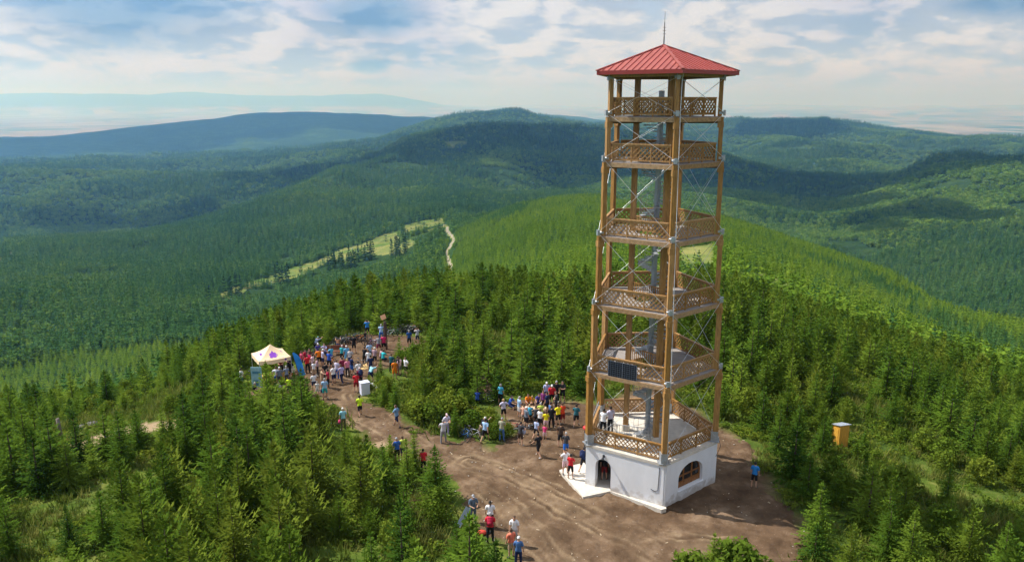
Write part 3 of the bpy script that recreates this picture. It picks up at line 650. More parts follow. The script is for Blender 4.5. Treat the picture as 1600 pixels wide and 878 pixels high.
HANDTREES = [ # column, row of the foot, kind, height
 (421,652,'spruce',4.6),(474,664,'spruce',4.0),(500,682,'larch',3.3),(625,573,'spruce',2.9),(600,633,'spruce',2.3),(618,640,'spruce',2.6),(640,647,'larch',2.2),(603,616,'shrub',1.5),
 (657,655,'shrub',1.8),(681,776,'spruce',3.6),(648,737,'spruce',3.1),(541,735,'larch',2.9),(575,742,'larch',3.0),(600,765,'spruce',3.2),(690,640,'shrub',2.0),(706,652,'shrub',1.8),(672,660,'shrub',1.6),(740,668,'shrub',1.3),(765,668,'shrub',1.6),(725,655,'spruce',1.8),(775,683,'shrub',1.2),(792,680,'shrub',1.0),(700,628,'larch',2.8),(725,640,'shrub',1.7),
 (1113,895,'spruce',2.6),(1155,900,'shrub',2.0),(1276,850,'spruce',4.0),(1085,905,'shrub',1.6),(1325,905,'larch',3.4),(1385,868,'spruce',3.6),(1420,890,'spruce',3.8),(1240,735,'spruce',3.6),(1215,705,'spruce',3.9),(1190,670,'spruce',3.7),(1262,770,'spruce',2.8),(1350,755,'spruce',2.6),(1405,760,'shrub',1.8),(1300,745,'shrub',1.8),(1480,770,'spruce',2.8),
 (1345,705,'shrub',1.2),(1370,720,'shrub',1.4),(1350,690,'spruce',1.6),(1285,700,'spruce',3.0),(310,640,'larch',3.2),(745,880,'spruce',2.6),(715,900,'spruce',3.4),(545,705,'spruce',2.0)]
# ------------------------------------------------------------------ trees: shapes
def rdir(az, el): return np.array([math.cos(az) * math.cos(el), math.sin(az) * math.cos(el), math.sin(el)])
def conifer(seed, H, Rb, whorls, nb, twig=.42, width=.15, droop=.28, tipup=.22, top_el=.75, low_el=-.12, step=.26, z0=.05, power=.9, jag=.3):
    r = np.random.default_rng(seed); T = []
    for wi in range(whorls):
        t = (wi + r.random() * .7) / whorls; z = H * (z0 + (.97 - z0) * t)
        lw = (Rb * (1 - t) ** power + .10) * r.uniform(1 - jag * .7, 1 + jag * .6)
        a0 = r.random() * 6.28; k = max(4, int(nb * (1 - .35 * t)))
        for b in range(k):
            az = a0 + 6.283 * b / k + r.normal() * .22; L = lw * r.uniform(1 - jag, 1 + jag * .7)
            el = low_el + (top_el - low_el) * t ** 1.3 + r.normal() * .10
            n = max(2, int(L / step)); hd = np.array([math.cos(az), math.sin(az), 0]); sd_ = np.array([-hd[1], hd[0], 0])
            def P(s): return hd * (L * s) + np.array([0, 0, z + L * (math.tan(el) * s - droop * s * s + tipup * s ** 3)])
            for q in range(n):
                s = (q + .35 + .3 * r.random()) / n; p = P(s); d = P(min(1, s + .1)) - P(s - .1); d /= np.linalg.norm(d)
                l_ = twig * (1.1 - .75 * s) * (L ** .5) * r.uniform(.7, 1.3)
                for sg in (-1, 1):
                    dr = d * r.uniform(.45, .8) + sd_ * sg * r.uniform(.6, .95) + np.array([0, 0, r.uniform(-.42, .22)])
                    T.append((p - d * width * .6, p + d * width * .6 + np.array([0, 0, .03]), p + dr * l_))
                if r.random() < .5:
                    T.append((p - sd_ * width * .5, p + sd_ * width * .5, p + d * l_ * .5 + np.array([0, 0, -l_ * r.uniform(.25, .6)])))
            e, f = P(.72), P(1.06); T.append((e + sd_ * width * .55, e - sd_ * width * .55, f))
    for q in range(5):
        a = q * 1.256 + r.random(); p = np.array([0, 0, H * (.95 + .012 * q)]); o = np.array([math.cos(a), math.sin(a), 0]) * width * .3
        T.append((p - o, p + o, p + np.array([math.cos(a + 1.5) * .1, math.sin(a + 1.5) * .1, .26])))
    T.append((np.array([-.03, 0, H * .9]), np.array([.03, 0, H * .9]), np.array([0, 0, H * 1.03])))
    T.append((np.array([0, -.03, H * .9]), np.array([0, .03, H * .9]), np.array([0, 0, H * 1.03])))
    return np.array(T)
def leafy(seed, H, W, clumps, per, size):
    r = np.random.default_rng(seed); T = []
    for c_ in range(clumps):
        t = r.random() ** .8; rad = W * math.sqrt(max(.05, 1 - (2 * t - .85) ** 2)) * .55
        a = r.random() * 6.28; q = rad * math.sqrt(r.random())
        c0 = np.array([math.cos(a) * q, math.sin(a) * q, H * (.12 + .83 * t)]); cr = W * r.uniform(.14, .26)
        for k in range(per):
            v = r.normal(size=3); v /= np.linalg.norm(v); p = c0 + v * cr * r.random() ** .4
            n1 = r.normal(size=3); n1 /= np.linalg.norm(n1); n2 = np.cross(n1, v + .01); n2 /= np.linalg.norm(n2)
            s = size * r.uniform(.6, 1.4)
            T.append((p - n1 * s, p + n1 * s, p + n2 * s * 1.3)); 
    return np.array(T)
def tri_mesh(name, T, m):
    me = bpy.data.meshes.new(name); n = len(T)
    me.vertices.add(n * 3); me.vertices.foreach_set('co', T.astype(np.float32).ravel())
    me.loops.add(n * 3); me.loops.foreach_set('vertex_index', np.arange(n * 3, dtype=np.int32))
    me.polygons.add(n); me.polygons.foreach_set('loop_start', np.arange(n, dtype=np.int32) * 3); me.update(calc_edges=True)
    me.materials.append(m); return me
def trunk_mesh(name, H, r0, m, lean=0.):
    b = MB(); b.tube([(0, 0, -.4), (0, 0, H * .3), (lean, 0, H * .65), (lean * .5, 0, H * .93)], [r0, r0 * .8, r0 * .45, r0 * .1], 7)
    return b.mesh(name, m, True)
BARK = mat('bark', (.10, .07, .05), .9, var=.5, scale=14, stretch=(1, 1, .25))
M_SPR = leaf_mat('spruce_needles', (.030, .072, .011), (.095, .172, .018), (.190, .268, .030), .25, .9)
M_LAR = leaf_mat('larch_needles', (.070, .130, .014), (.120, .185, .020), (.195, .240, .030), .25, .9)
M_LEAF = leaf_mat('shrub_leaves', (.070, .130, .014), (.130, .195, .022), (.210, .250, .030), .35, 1.2)
SPR = []   # (kind, crown mesh, trunk mesh, height)
for k, (H, Rb, wh, nb) in enumerate([(5.2, 1.55, 22, 12), (4.6, 1.6, 20, 12), (5.8, 1.6, 23, 12), (3.9, 1.4, 18, 11), (5.0, 1.75, 20, 12), (3.0, 1.2, 15, 11), (4.2, 1.2, 19, 10), (5.4, 1.35, 22, 11)]):
    SPR.append(('spruce', tri_mesh('spruce_crown', conifer(100 + k, H, Rb, wh, nb, twig=.33, width=.115, step=.2, droop=.22 + .05 * (k % 3), jag=.22 + .05 * (k % 4)), M_SPR), trunk_mesh('spruce_trunk', H, .075, BARK), H))
LAR = []
for k, (H, Rb, wh, nb) in enumerate([(4.8, 1.5, 22, 11), (4.2, 1.4, 20, 10), (5.6, 1.6, 24, 11), (3.2, 1.15, 17, 10)]):
    LAR.append(('larch', tri_mesh('larch_crown', conifer(200 + k, H, Rb, wh, nb, twig=.40, width=.13, droop=.1, tipup=.35, low_el=.02, top_el=.9, step=.24, jag=.42), M_LAR), trunk_mesh('larch_trunk', H, .06, BARK, .05), H))
SHR = []
for k, (H, W) in enumerate([(1.7, 1.7), (2.3, 1.9), (1.2, 1.5)]):
    SHR.append(('shrub', tri_mesh('shrub_foliage', leafy(300 + k, H, W, 46, 30, .085), M_LEAF), trunk_mesh('shrub_stem', H * .7, .04, BARK), H))

# light versions for the woods further off (height 1)
MF_SPR = leaf_mat('far_spruce', (.022, .070, .022), (.070, .160, .040), (.175, .265, .055), .2, .004)
MF_YNG = leaf_mat('young_plantation', (.065, .140, .015), (.145, .240, .026), (.245, .330, .040), .25, .012)
MF_DEC = leaf_mat('far_broadleaf', (.070, .160, .030), (.145, .250, .040), (.240, .330, .060), .2, .006)
def norm(T, H):
    T = T / H; return T
MIDS = [tri_mesh('young_conifer', norm(conifer(400 + k, 5.5, 1.5 + .12 * (k % 3), 9, 6, twig=.75, width=.34, step=.6, jag=.35), 5.5), MF_YNG) for k in range(5)]
MIDD = [tri_mesh('young_dark_conifer', norm(conifer(420 + k, 5.5, 1.4, 9, 6, twig=.75, width=.34, step=.6, jag=.35), 5.5), MF_SPR) for k in range(2)]
FARS = [tri_mesh('far_conifer', norm(conifer(440 + k, 5.5, 1.05 + .1 * k, 6, 5, twig=.9, width=.6, step=1.1, jag=.3), 5.5), MF_SPR) for k in range(4)]
def blob(seed):
    r = np.random.default_rng(seed); bm = bmesh.new(); bmesh.ops.create_icosphere(bm, subdivisions=2, radius=1)
    for v in bm.verts:
        n_ = v.co.normalized(); q = 1 + r.uniform(-.28, .22); v.co = Vector((n_.x * .36 * q, n_.y * .36 * q, .56 + n_.z * .44 * q))
    me = bpy.data.meshes.new('far_broadleaf'); bm.to_mesh(me); bm.free(); me.materials.append(MF_DEC); return me
FARD = [tri_mesh('far_broadleaf', leafy(460 + k, 1., .82, 15, 13, .085), MF_DEC) for k in range(4)]

# ------------------------------------------------------------------ scatter as one object of instances
def scatter(name, pts, rot, scl, idx, meshes, label, cat):
    src = bpy.data.collections.new(name + '_kinds')
    for k, m in enumerate(meshes): src.objects.link(bpy.data.objects.new('%s_kind_%02d' % (name, k), m))
    me = bpy.data.meshes.new(name); me.vertices.add(len(pts)); me.vertices.foreach_set('co', np.asarray(pts, np.float32).ravel())
    for nm, ty, arr in (('rot', 'FLOAT', rot), ('idx', 'INT', idx)):
        a = me.attributes.new(nm, ty, 'POINT'); a.data.foreach_set('value', np.asarray(arr, np.float32 if ty == 'FLOAT' else np.int32))
    a = me.attributes.new('scl', 'FLOAT_VECTOR', 'POINT'); a.data.foreach_set('vector', np.asarray(scl, np.float32).ravel())
    g = bpy.data.node_groups.new(name, 'GeometryNodeTree')
    g.interface.new_socket('Geometry', in_out='INPUT', socket_type='NodeSocketGeometry'); g.interface.new_socket('Geometry', in_out='OUTPUT', socket_type='NodeSocketGeometry')
    n, l = g.nodes, g.links; gi, go = n.new('NodeGroupInput'), n.new('NodeGroupOutput')
    ci = n.new('GeometryNodeCollectionInfo'); ci.inputs['Collection'].default_value = src
    ci.inputs['Separate Children'].default_value = True; ci.inputs['Reset Children'].default_value = True
    ip = n.new('GeometryNodeInstanceOnPoints'); ip.inputs['Pick Instance'].default_value = True
    def na(nm, ty):
        k = n.new('GeometryNodeInputNamedAttribute'); k.data_type = ty; k.inputs[0].default_value = nm; return k.outputs['Attribute']
    cb = n.new('ShaderNodeCombineXYZ'); l.new(na('rot', 'FLOAT'), cb.inputs[2])
    l.new(gi.outputs[0], ip.inputs['Points']); l.new(ci.outputs[0], ip.inputs['Instance']); l.new(na('idx', 'INT'), ip.inputs['Instance Index'])
    l.new(cb.outputs[0], ip.inputs['Rotation']); l.new(na('scl', 'FLOAT_VECTOR'), ip.inputs['Scale']); l.new(ip.outputs[0], go.inputs[0])
    o = link(name, me); md = o.modifiers.new('scatter', 'NODES'); md.node_group = g
    return tag(o, label, cat, kind='stuff')

# ------------------------------------------------------------------ where the woods stand
# sight lines over the ground, so that woods hidden behind ridges are left out
HA = np.radians(np.arange(-45, 45.01, .15)); HD = np.exp(np.linspace(math.log(20), math.log(12000), 700))
_a, _d = np.meshgrid(HA, HD, indexing='ij'); _z = terr(np.sin(_a) * _d, np.cos(_a) * _d)
_ang = np.arctan2(_z + np.where(_d > 650, 2.5, 0) - CAM_H, _d); HM = np.maximum.accumulate(_ang, 1)
def seen(x, y, ztop, margin=.0006):
    d = np.hypot(x, y); a = np.arctan2(x, y)
    ia = np.clip(((a - HA[0]) / (HA[1] - HA[0])).round().astype(int), 0, len(HA) - 1)
    k = np.clip(np.searchsorted(HD, d * .985) - 1, 0, len(HD) - 1)
    m = np.minimum(np.minimum(HM[ia, k], HM[np.maximum(ia - 2, 0), k]), HM[np.minimum(ia + 2, len(HA) - 1), k])
    return np.arctan2(ztop - CAM_H, d) > m - margin
def framed(x, y, z, h, mx=30):
    u, v, zc = project(x, y, z + h); u2, v2, _ = project(x, y, z)
    return (u > -mx - 900 / zc * 4) & (u < 1600 + mx + 900 / zc * 4) & (v < 890) & (v2 > 0)
rg = np.random.default_rng(21)
def sample(d0, d1, spacing, a0=-41, a1=41):
    n_ = int((R(a1) - R(a0)) / 2 * (d1 * d1 - d0 * d0) / spacing ** 2)
    a = rg.uniform(R(a0), R(a1), n_); d = np.sqrt(rg.uniform(d0 * d0, d1 * d1, n_)); return np.sin(a) * d, np.cos(a) * d
def rows(d0, d1, spacing, ang, jit):
    g_ = np.arange(-d1, d1, spacing); x, y = np.meshgrid(g_, g_ * 1.0); x = x.ravel(); y = y.ravel()
    x = x + rg.normal(0, jit, x.shape); y = y + rg.normal(0, jit, y.shape)
    c_, s_ = math.cos(ang), math.sin(ang); x, y = c_ * x - s_ * y, s_ * x + c_ * y; d = np.hypot(x, y)
    k = (d > d0) & (d < d1) & (y > 0) & (np.abs(np.arctan2(x, y)) < R(41)); return x[k], y[k]
# young plantation over the ridge
x, y = rows(118, 900, 2.65, .5, .75)
z = terr(x, y); D = np.hypot(x, y)
keep = (far_mask(x, y, z) < .5) & (rg.random(len(x)) < .93) & (fbm(x / 16., y / 16., 3) > -.42)
x, y, z, D = x[keep], y[keep], z[keep], D[keep]
k = framed(x, y, z, 6) & seen(x, y, z + 6); x, y, z, D = x[k], y[k], z[k], D[k]
uu, vv, _ = project(x, y, z)
young = (np.arctan2(x, y) > -.085 + .05 * fbm(x / 80., y / 80., 2)) | (D < 500)      # left of the lane the old wood begins
u_, v_, _ = project(x, y, z + 4); young &= ~((D > 300) & (D < 1000) & (dist_poly(u_, v_, LANES[0][3], False) < 5.5))
for poly in (FARPATCH[0][2], FARPATCH[2][2], FARPATCH[3][2]): young &= ~((D > 130) & in_poly(u_, v_, poly) & (fbm(x / 20., y / 20., 2) < .12))
x, y, z, D = x[young], y[young], z[young], D[young]
h = rg.uniform(3.5, 5.8, len(x)) * (1 + .25 * fbm(x / 40., y / 40., 2)); dk = (rg.random(len(x)) < .12) | (fbm(x / 55. + 4, y / 55., 3) > .34)
idx = np.where(dk, 5 + rg.integers(0, 2, len(x)), rg.integers(0, 5, len(x)))
wd = h * rg.uniform(.85, 1.15, len(x))
scatter('plantation_wood', np.stack([x, y, z - .1], 1), rg.uniform(0, 6.28, len(x)), np.stack([wd, wd, h], 1), idx, MIDS + MIDD,
        'mass of bright green young conifers planted in rows over the ridge behind the tower', 'young wood')
NY = len(x)
# old mixed woods on the hills
px_, py_ = [], []
for d0, d1, spc in ((480, 1000, 3.7), (1000, 1700, 4.9), (1700, 2700, 7.2), (2700, 4200, 11.5), (4200, 6500, 17)):
    x, y = sample(d0, d1, spc); px_.append(x); py_.append(y)
x, y = np.concatenate(px_), np.concatenate(py_); z = terr(x, y); D = np.hypot(x, y)
a_ = np.arctan2(x, y)
k = ~((a_ > -.085 + .05 * fbm(x / 80., y / 80., 2)) & (D < 900)); fmk = far_mask(x, y, z); k &= ((fmk < .5) | ((fmk == 1) & (D < 1600) & (fbm(x / 45. + 2, y / 45., 2) > .16) & (rg.random(len(x)) < .8))) & (fbm(x / 90. + 5, y / 90., 3) > -.40)
x, y, z, D = x[k], y[k], z[k], D[k]
k = framed(x, y, z, 20) & seen(x, y, z + 16); x, y, z, D = x[k], y[k], z[k], D[k]
# keep the sight lines to the meadows and the lane free, but for a few clumps
hide = np.zeros(len(x), bool); clump = (fbm(x / 38. + 2, y / 38., 2) > .10)
for hh in (4., 9., 14.):
    u_, v_, _ = project(x, y, z + hh)
    for lo, hi, poly in FARPATCH[:2]: hide |= (D > lo - 250) & (D < hi) & in_poly(u_, v_, poly) & ~clump
    hide |= (D > 350) & (D < 1200) & (dist_poly(u_, v_, LANES[0][3], False) < 5.5)
x, y, z, D = x[~hide], y[~hide], z[~hide], D[~hide]
con = fbm(x / 330. + 11, y / 330. + 2, 4) + rg.normal(0, .16, len(x)) > -.20
h = np.where(con, rg.uniform(10, 17, len(x)), rg.uniform(7.5, 12, len(x))) * (1 + .2 * fbm(x / 120., y / 120., 2)) * np.clip(.52 + D / 5200, .6, 1.25)
idx = np.where(con, rg.integers(0, 4, len(x)), 4 + rg.integers(0, 4, len(x))); wd = h * np.where(con, rg.uniform(.85, 1.2, len(x)), rg.uniform(.9, 1.35, len(x))) * np.clip(.85 + D / 7000, .9, 1.35)
# rows of tall dark spruces along the meadow
def hit(u, v):
    a, b_, d = ray(u, v); q = math.hypot(a, b_); D_ = np.exp(np.linspace(math.log(300), math.log(4000), 900)); gz = terr(a / q * D_, b_ / q * D_); k_ = int(np.argmax(gz > CAM_H + D_ * d / q)); return a / q * D_[k_], b_ / q * D_[k_], gz[k_]
er, ln_ = [], [(325, 478), (365, 458), (410, 446), (455, 440), (500, 424), (545, 414), (590, 402), (630, 394), (660, 376), (690, 366)]
for q in range(len(ln_) - 1):
    for k_ in range(20):
        f_ = rg.random(); u_ = ln_[q][0] + (ln_[q + 1][0] - ln_[q][0]) * f_ + rg.normal(0, 4); v_ = ln_[q][1] + (ln_[q + 1][1] - ln_[q][1]) * f_ + abs(rg.normal(0, 5)) - 1
        if fbm(np.array([u_ / 26.]), np.array([v_ / 40.]), 2)[0] > -.12: er.append(hit(u_, v_))
for u_, v_ in ((603, 378), (618, 392), (612, 398), (560, 400), (566, 402), (640, 352), (655, 350), (662, 352), (680, 345), (672, 344), (628, 372), (520, 412), (470, 425)): er.append(hit(u_, v_))
er = np.array(er); eh = rg.uniform(15, 23, len(er)); x, y, z = [np.concatenate([a_, er[:, k_]]) for k_, a_ in enumerate((x, y, z))]; h = np.concatenate([h, eh]); wd = np.concatenate([wd, eh * .85]); idx = np.concatenate([idx, 8 + rg.integers(0, 2, len(er))])
FARK = [tri_mesh('dark_spruce', norm(conifer(480 + k, 5.5, 1.0, 9, 6, twig=.7, width=.4, step=.7, jag=.3), 5.5), leaf_mat('dark_spruce', (.012, .035, .016), (.02, .05, .02), (.035, .07, .026), .1, .01) if 'dark_spruce' not in MATS else MATS['dark_spruce']) for k in range(2)]
scatter('mixed_wood', np.stack([x, y, z - .5], 1), rg.uniform(0, 6.28, len(x)), np.stack([wd, wd, h], 1), idx, FARS + FARD + FARK,
        'mass of dark spruce and broadleaf wood covering the far hillsides', 'wood')
print('young', NY, 'old', len(x))
# ------------------------------------------------------------------ the young trees round the clearing
sp_ = 2.25
x, y = rows(30, 122, sp_, .2, .55); z = terr(x, y); D = np.hypot(x, y)
clear = np.zeros(len(x), bool)
for poly in OPEN: clear |= in_poly(x, y, poly) | (dist_poly(x, y, poly) < .5)
clear |= (np.hypot(x - 8.77, y - 46.3) < 6.5)
k = ~clear & (fbm(x / 7. + 2, y / 7., 3) > -.36) & (rg.random(len(x)) < .95); x, y, z, D = x[k], y[k], z[k], D[k]
k = framed(x, y, z, 5.5, 10) & seen(x, y, z + 5); x, y, z, D = x[k], y[k], z[k], D[k]
edge = np.full(len(x), 99.)
for poly in OPEN: edge = np.minimum(edge, dist_poly(x, y, poly))
u, v, zc = project(x, y, z)
lar = (fbm(x / 9. + 8, y / 9., 3) + rg.normal(0, .16, len(x)) > np.where(u > 1150, .0, .17))
lowz = (u > 1180) & (v > 640)
shr = (rg.random(len(x)) < np.where(edge < 3, .16, .03)) | (lowz & (rg.random(len(x)) < .35))
h = rg.uniform(3.4, 5.6, len(x)) * (1 + .3 * fbm(x / 12., y / 12., 2)) * np.clip(.55 + edge / 7, .55, 1.) * np.where(lowz, .72, 1.)
hand_xy = np.array([at(u_, v_)[:2] for u_, v_, _, _ in HANDTREES])
CP = np.array(CLEARPTS)
def blocks(xx, yy, zz, hh, ww):
    bu, bv, bz = project(np.array([xx]), np.array([yy]), np.array([zz])); tu, tv, _ = project(np.array([xx]), np.array([yy]), np.array([zz + hh]))
    t_ = (CP[:, 1] - tv[0]) / max(1., bv[0] - tv[0]); half = ww * F_PX / bz[0] * np.clip(t_ + .1, 0, 1) + 3
    return bool(np.any((t_ > -.02) & (t_ < 1) & (np.abs(CP[:, 0] - bu[0]) < half) & (CP[:, 1] + 14 < bv[0] - 1)))
NEAR = []
for hu, hv, kd_, hh in HANDTREES:
    p_ = at(hu, hv); pool = {'spruce': SPR, 'larch': LAR, 'shrub': SHR}[kd_]; kd, cm, tm, H = pool[int(rg.integers(0, len(pool)))]
    zz = tz(p_.x, p_.y); b_ = project(np.array([p_.x]), np.array([p_.y]), np.array([zz]))
    NEAR.append([p_.x, p_.y, zz, b_[2][0], b_[0][0], b_[1][0], kd, cm, tm, H, hh / H, rg.uniform(.95, 1.15), rg.uniform(0, 6.28)])
for q in range(len(x)):
    pool = SHR if shr[q] else (LAR if lar[q] else SPR)
    kd, cm, tm, H = pool[int(rg.integers(0, len(pool)))]
    s = (rg.uniform(.7, 1.1) if shr[q] else h[q] / H)
    for f_ in (1., .8, .6, .45):
        if not blocks(x[q], y[q], z[q], H * s * f_, 1.3 * f_): break
    else: f_ = 0
    s *= f_
    if f_ == 0 or H * s < .7 or np.min(np.hypot(hand_xy[:, 0] - x[q], hand_xy[:, 1] - y[q])) < 1.5: continue
    NEAR.append([x[q], y[q], z[q], zc[q], u[q], v[q], kd, cm, tm, H, s, rg.uniform(.88, 1.15), rg.uniform(0, 6.28)])
size = np.array([F_PX * t_[9] * t_[10] / t_[3] for t_ in NEAR])
def onscreen(t_):
    top = project(np.array([t_[0]]), np.array([t_[1]]), np.array([t_[2] + t_[9] * t_[10] * .7])); return 0 < t_[4] < 1600 and top[1][0] < 872
vis = np.array([onscreen(t_) for t_ in NEAR]); order = np.argsort(-(size * vis))
N_IND = 300
print('near trees', len(NEAR))
NAMES = {'spruce': 'spruce_tree', 'larch': 'larch_tree', 'shrub': 'leafy_shrub'}
MARKS = [(430,592,'cream tent'),(468,592,'blue feather flag'),(404,602,'pale blue poster panel'),(570,615,'white box by the track'),(603,546,'trail signpost'),(721,684,'tipped over blue bicycle'),(741,683,'silver bicycle'),(834,651,'picnic table'),
 (1040,795,'near corner of the white tower base'),(890,765,'concrete apron'),(1311,692,'orange timber hut'),(86,615,'grey weathered post'),(125,597,'grey boulders'),(752,829,'red duffel bag'),(151,686,'crouching photographer in black'),(563,650,'runner in lime yellow'),
 (1178,757,'person in azure tee'),(715,648,'brown brushwood heap'),(384,618,'pink parasol'),(620,666,'walker in steel blue'),(537,671,'hiker holding the pink bag'),(724,817,'leaning glassy sheet'),(810,878,'person in denim blue shirt'),(662,737,'person in red with dark rucksack straps'),(621,720,'hiker in blue shirt and grey cap'),(900,665,'man in dark teal tee'),
 (617,592,'person in orange outfit'),(782,631,'grey haired person in cyan'),(746,630,'sitter in royal blue'),(652,538,'person in light grey raising hands'),(574,521,'man in azure blue shirt'),(395,572,'black bicycle outside the tent'),(879,628,'man in black with folded arms'),(784,687,'person in khaki vest'),(453,616,'person in lime below the flag'),(437,613,'sitter in light grey below the tent'),
 (1250,850,'corner of the bare earth'),(130,650,'sandy end of the side path'),(280,645,'tent end of the side path'),(500,640,'pale start of the track')]
def tkind(t_): return t_[6]
def tsize(t_):
    h_ = t_[9] * t_[10]; k = (1.5, 2.0, 2.6) if t_[6] == 'shrub' else (2.6, 4.2, 5.3)
    return 'very low' if h_ < k[0] else 'short' if h_ < k[1] else 'mid height' if h_ < k[2] else 'tall'
LOOK = {'spruce': 'dark green spruce', 'larch': 'yellow green larch', 'shrub': 'leafy bright green shrub'}
def tzone(t_):
    u_, v_, X_, Y_ = t_[4], t_[5], t_[0], t_[1]
    e_ = min(float(dist_poly(np.array([X_]), np.array([Y_]), p_)[0]) for p_ in OPEN); rim = ', at rim' if e_ < 2.2 else ''
    if u_ < 480: z_ = 'in dense wood below the side path' if v_ > 690 else 'between side path and tent' if v_ > 600 else 'on the slope beyond the grey post'
    elif u_ < 760 and v_ > 690: z_ = 'between dense wood and track'
    elif 560 < u_ < 815 and v_ > 585: z_ = 'on the bank before the picnic table'
    elif u_ < 700: z_ = 'behind the parked bicycles'
    elif u_ < 930 and v_ < 660: z_ = 'in the wood behind the picnic table'
    elif u_ >= 1400: z_ = 'on the flank past the orange hut'
    elif u_ > 1040 and v_ > 800: z_ = 'where bare earth ends below tower'
    elif u_ > 1290: z_ = 'round the orange timber hut'
    elif u_ > 1100: z_ = 'beside the windowed tower wall'
    else: z_ = 'in the wood behind the tower'
    return z_ + rim
txy = np.array([t_[:2] for t_ in NEAR]); kinds_ = np.array([t_[6] for t_ in NEAR]); LAB = {}
for mu, mv, ph in MARKS:
    p_ = at(mu, mv); d_ = np.hypot(txy[:, 0] - p_.x, txy[:, 1] - p_.y)
    for kd in ('spruce', 'larch', 'shrub'):
        q = np.argsort(np.where(kinds_ == kd, d_, 1e9))
        for r_, wd_ in ((0, 'standing closest to the'), (1, 'second closest to the')):
            k = int(q[r_])
            if d_[k] < 9 and k not in LAB: LAB[k] = '%s %s %s %s' % (tsize(NEAR[k]), LOOK[kd], wd_, ph)
seen_l = {}
for rank in order[:N_IND]: seen_l.setdefault(LAB.get(int(rank), '%s %s %s' % (tsize(NEAR[rank]), LOOK[kinds_[rank]], tzone(NEAR[rank]))), []).append(int(rank))
for lb_, ks in list(seen_l.items()):
    if len(ks) == 1: LAB[ks[0]] = lb_; continue
    if len(ks) <= 3:            # few enough to order by how far down the slope towards the camera they stand
        ks = sorted(ks, key=lambda k: NEAR[k][3]); wds = ['nearer one', 'further one'] if len(ks) == 2 else ['near one', 'middle one', 'far one']
        for k, wd_ in zip(ks, wds): LAB[k] = lb_ + ', ' + wd_
    else:
        for k in ks: LAB[k] = lb_
GRP = {'spruce': 'young spruces round the clearing', 'larch': 'young larches round the clearing', 'shrub': 'leafy shrubs round the clearing'}
lcount = {}
for rank in order[:N_IND]: lcount[LAB[int(rank)]] = lcount.get(LAB[int(rank)], 0) + 1
for rank in order[:N_IND]:
    X_, Y_, Z_, zc_, u_, v_, kd, cm, tm, H, s, ws, rz = NEAR[rank]; lb_ = LAB[int(rank)]
    o = thing(NAMES[kd], lb_, 'shrub' if kd == 'shrub' else 'tree', (X_, Y_, Z_), rz, GRP[kd] if lcount[lb_] == 1 else 'alike ' + lb_.replace(', at rim', ' rim')); o.scale = (s * ws, s * ws, s)
    link('foliage' if kd == 'shrub' else 'crown', cm, o); link('stem' if kd == 'shrub' else 'trunk', tm, o)
print('labels', len(lcount))
rest = [NEAR[k] for k in order[N_IND:]]
kinds = [m for _, m, _, _ in SPR + LAR + SHR]; pos = {m.name: k for k, m in enumerate(kinds)}
scatter('young_wood', np.array([t_[:3] for t_ in rest]), [t_[12] for t_ in rest], np.array([(t_[10] * t_[11], t_[10] * t_[11], t_[10]) for t_ in rest]),
        [pos[t_[7].name] for t_ in rest], kinds, 'mass of young spruces and larches ringing the summit clearing further back', 'young wood')
# ------------------------------------------------------------------ the lookout tower (five-sided)
TX, TY, YAW = 8.77, 46.3, 3.3
def pc(k, rad, z=None, off=0.):
    a = R(YAW + 72 * k + off); p = (rad * math.sin(a), -rad * math.cos(a))
    return Vector((*p, z)) if z is not None else Vector((*p, 0))
WOOD = mat('oiled_timber', (.40, .205, .05), .55, var=.45, scale=5, stretch=(3, 3, .35), spec=.35, objvar=.2)
WOODR = mat('oiled_rail_timber', (.40, .205, .055), .55, var=.4, scale=9, spec=.35, objvar=.2)
WOODL = mat('lattice_timber', (.37, .19, .05), .6, var=.35, scale=9, spec=.3, objvar=.22)
WOODF = mat('weathered_fascia', (.38, .23, .105), .75, var=.4, scale=6, objvar=.2)
DECK = mat('grey_deck_boards', (.31, .28, .26), .75, var=.3, scale=3, stretch=(.6, 7, 1))
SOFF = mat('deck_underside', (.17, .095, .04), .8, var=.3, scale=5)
PLAS = mat('white_render', (.73, .74, .76), .85, var=.08, scale=1.1, bump=.15, stretch=(1, 1, .45), splash=True)
CONC = mat('pale_concrete', (.62, .57, .49), .85, var=.18, scale=2.2, bump=.2)
STEEL = mat('galvanised_steel', (.42, .45, .48), .5, metal=.6, var=.2, scale=6)
CABLE = mat('bright_steel_rod', (.60, .62, .65), .45, metal=.35)
GREY = mat('grey_painted_steel', (.42, .45, .48), .5, metal=.4, var=.2, scale=7)
ROOF = mat('red_metal_roof', (.34, .090, .074), .6, var=.25, scale=.9, spec=.3)
ROOFD = mat('red_roof_edge', (.27, .035, .03), .45, spec=.4)
DARK = mat('dark_metal', (.03, .03, .035), .5)
tower = thing('lookout_tower', 'tall five sided timber lookout tower with lattice railed decks, red roof and white base', 'tower', (TX, TY, 0))
FL = [2.78, 7.54, 11.77, 15.95, 20.28, 22.85]           # floors of the base terrace and the five decks
RD = [4.42, 4.24, 4.03, 3.83, 3.62, 3.50]               # corner radius at each floor
EAVE = 25.12
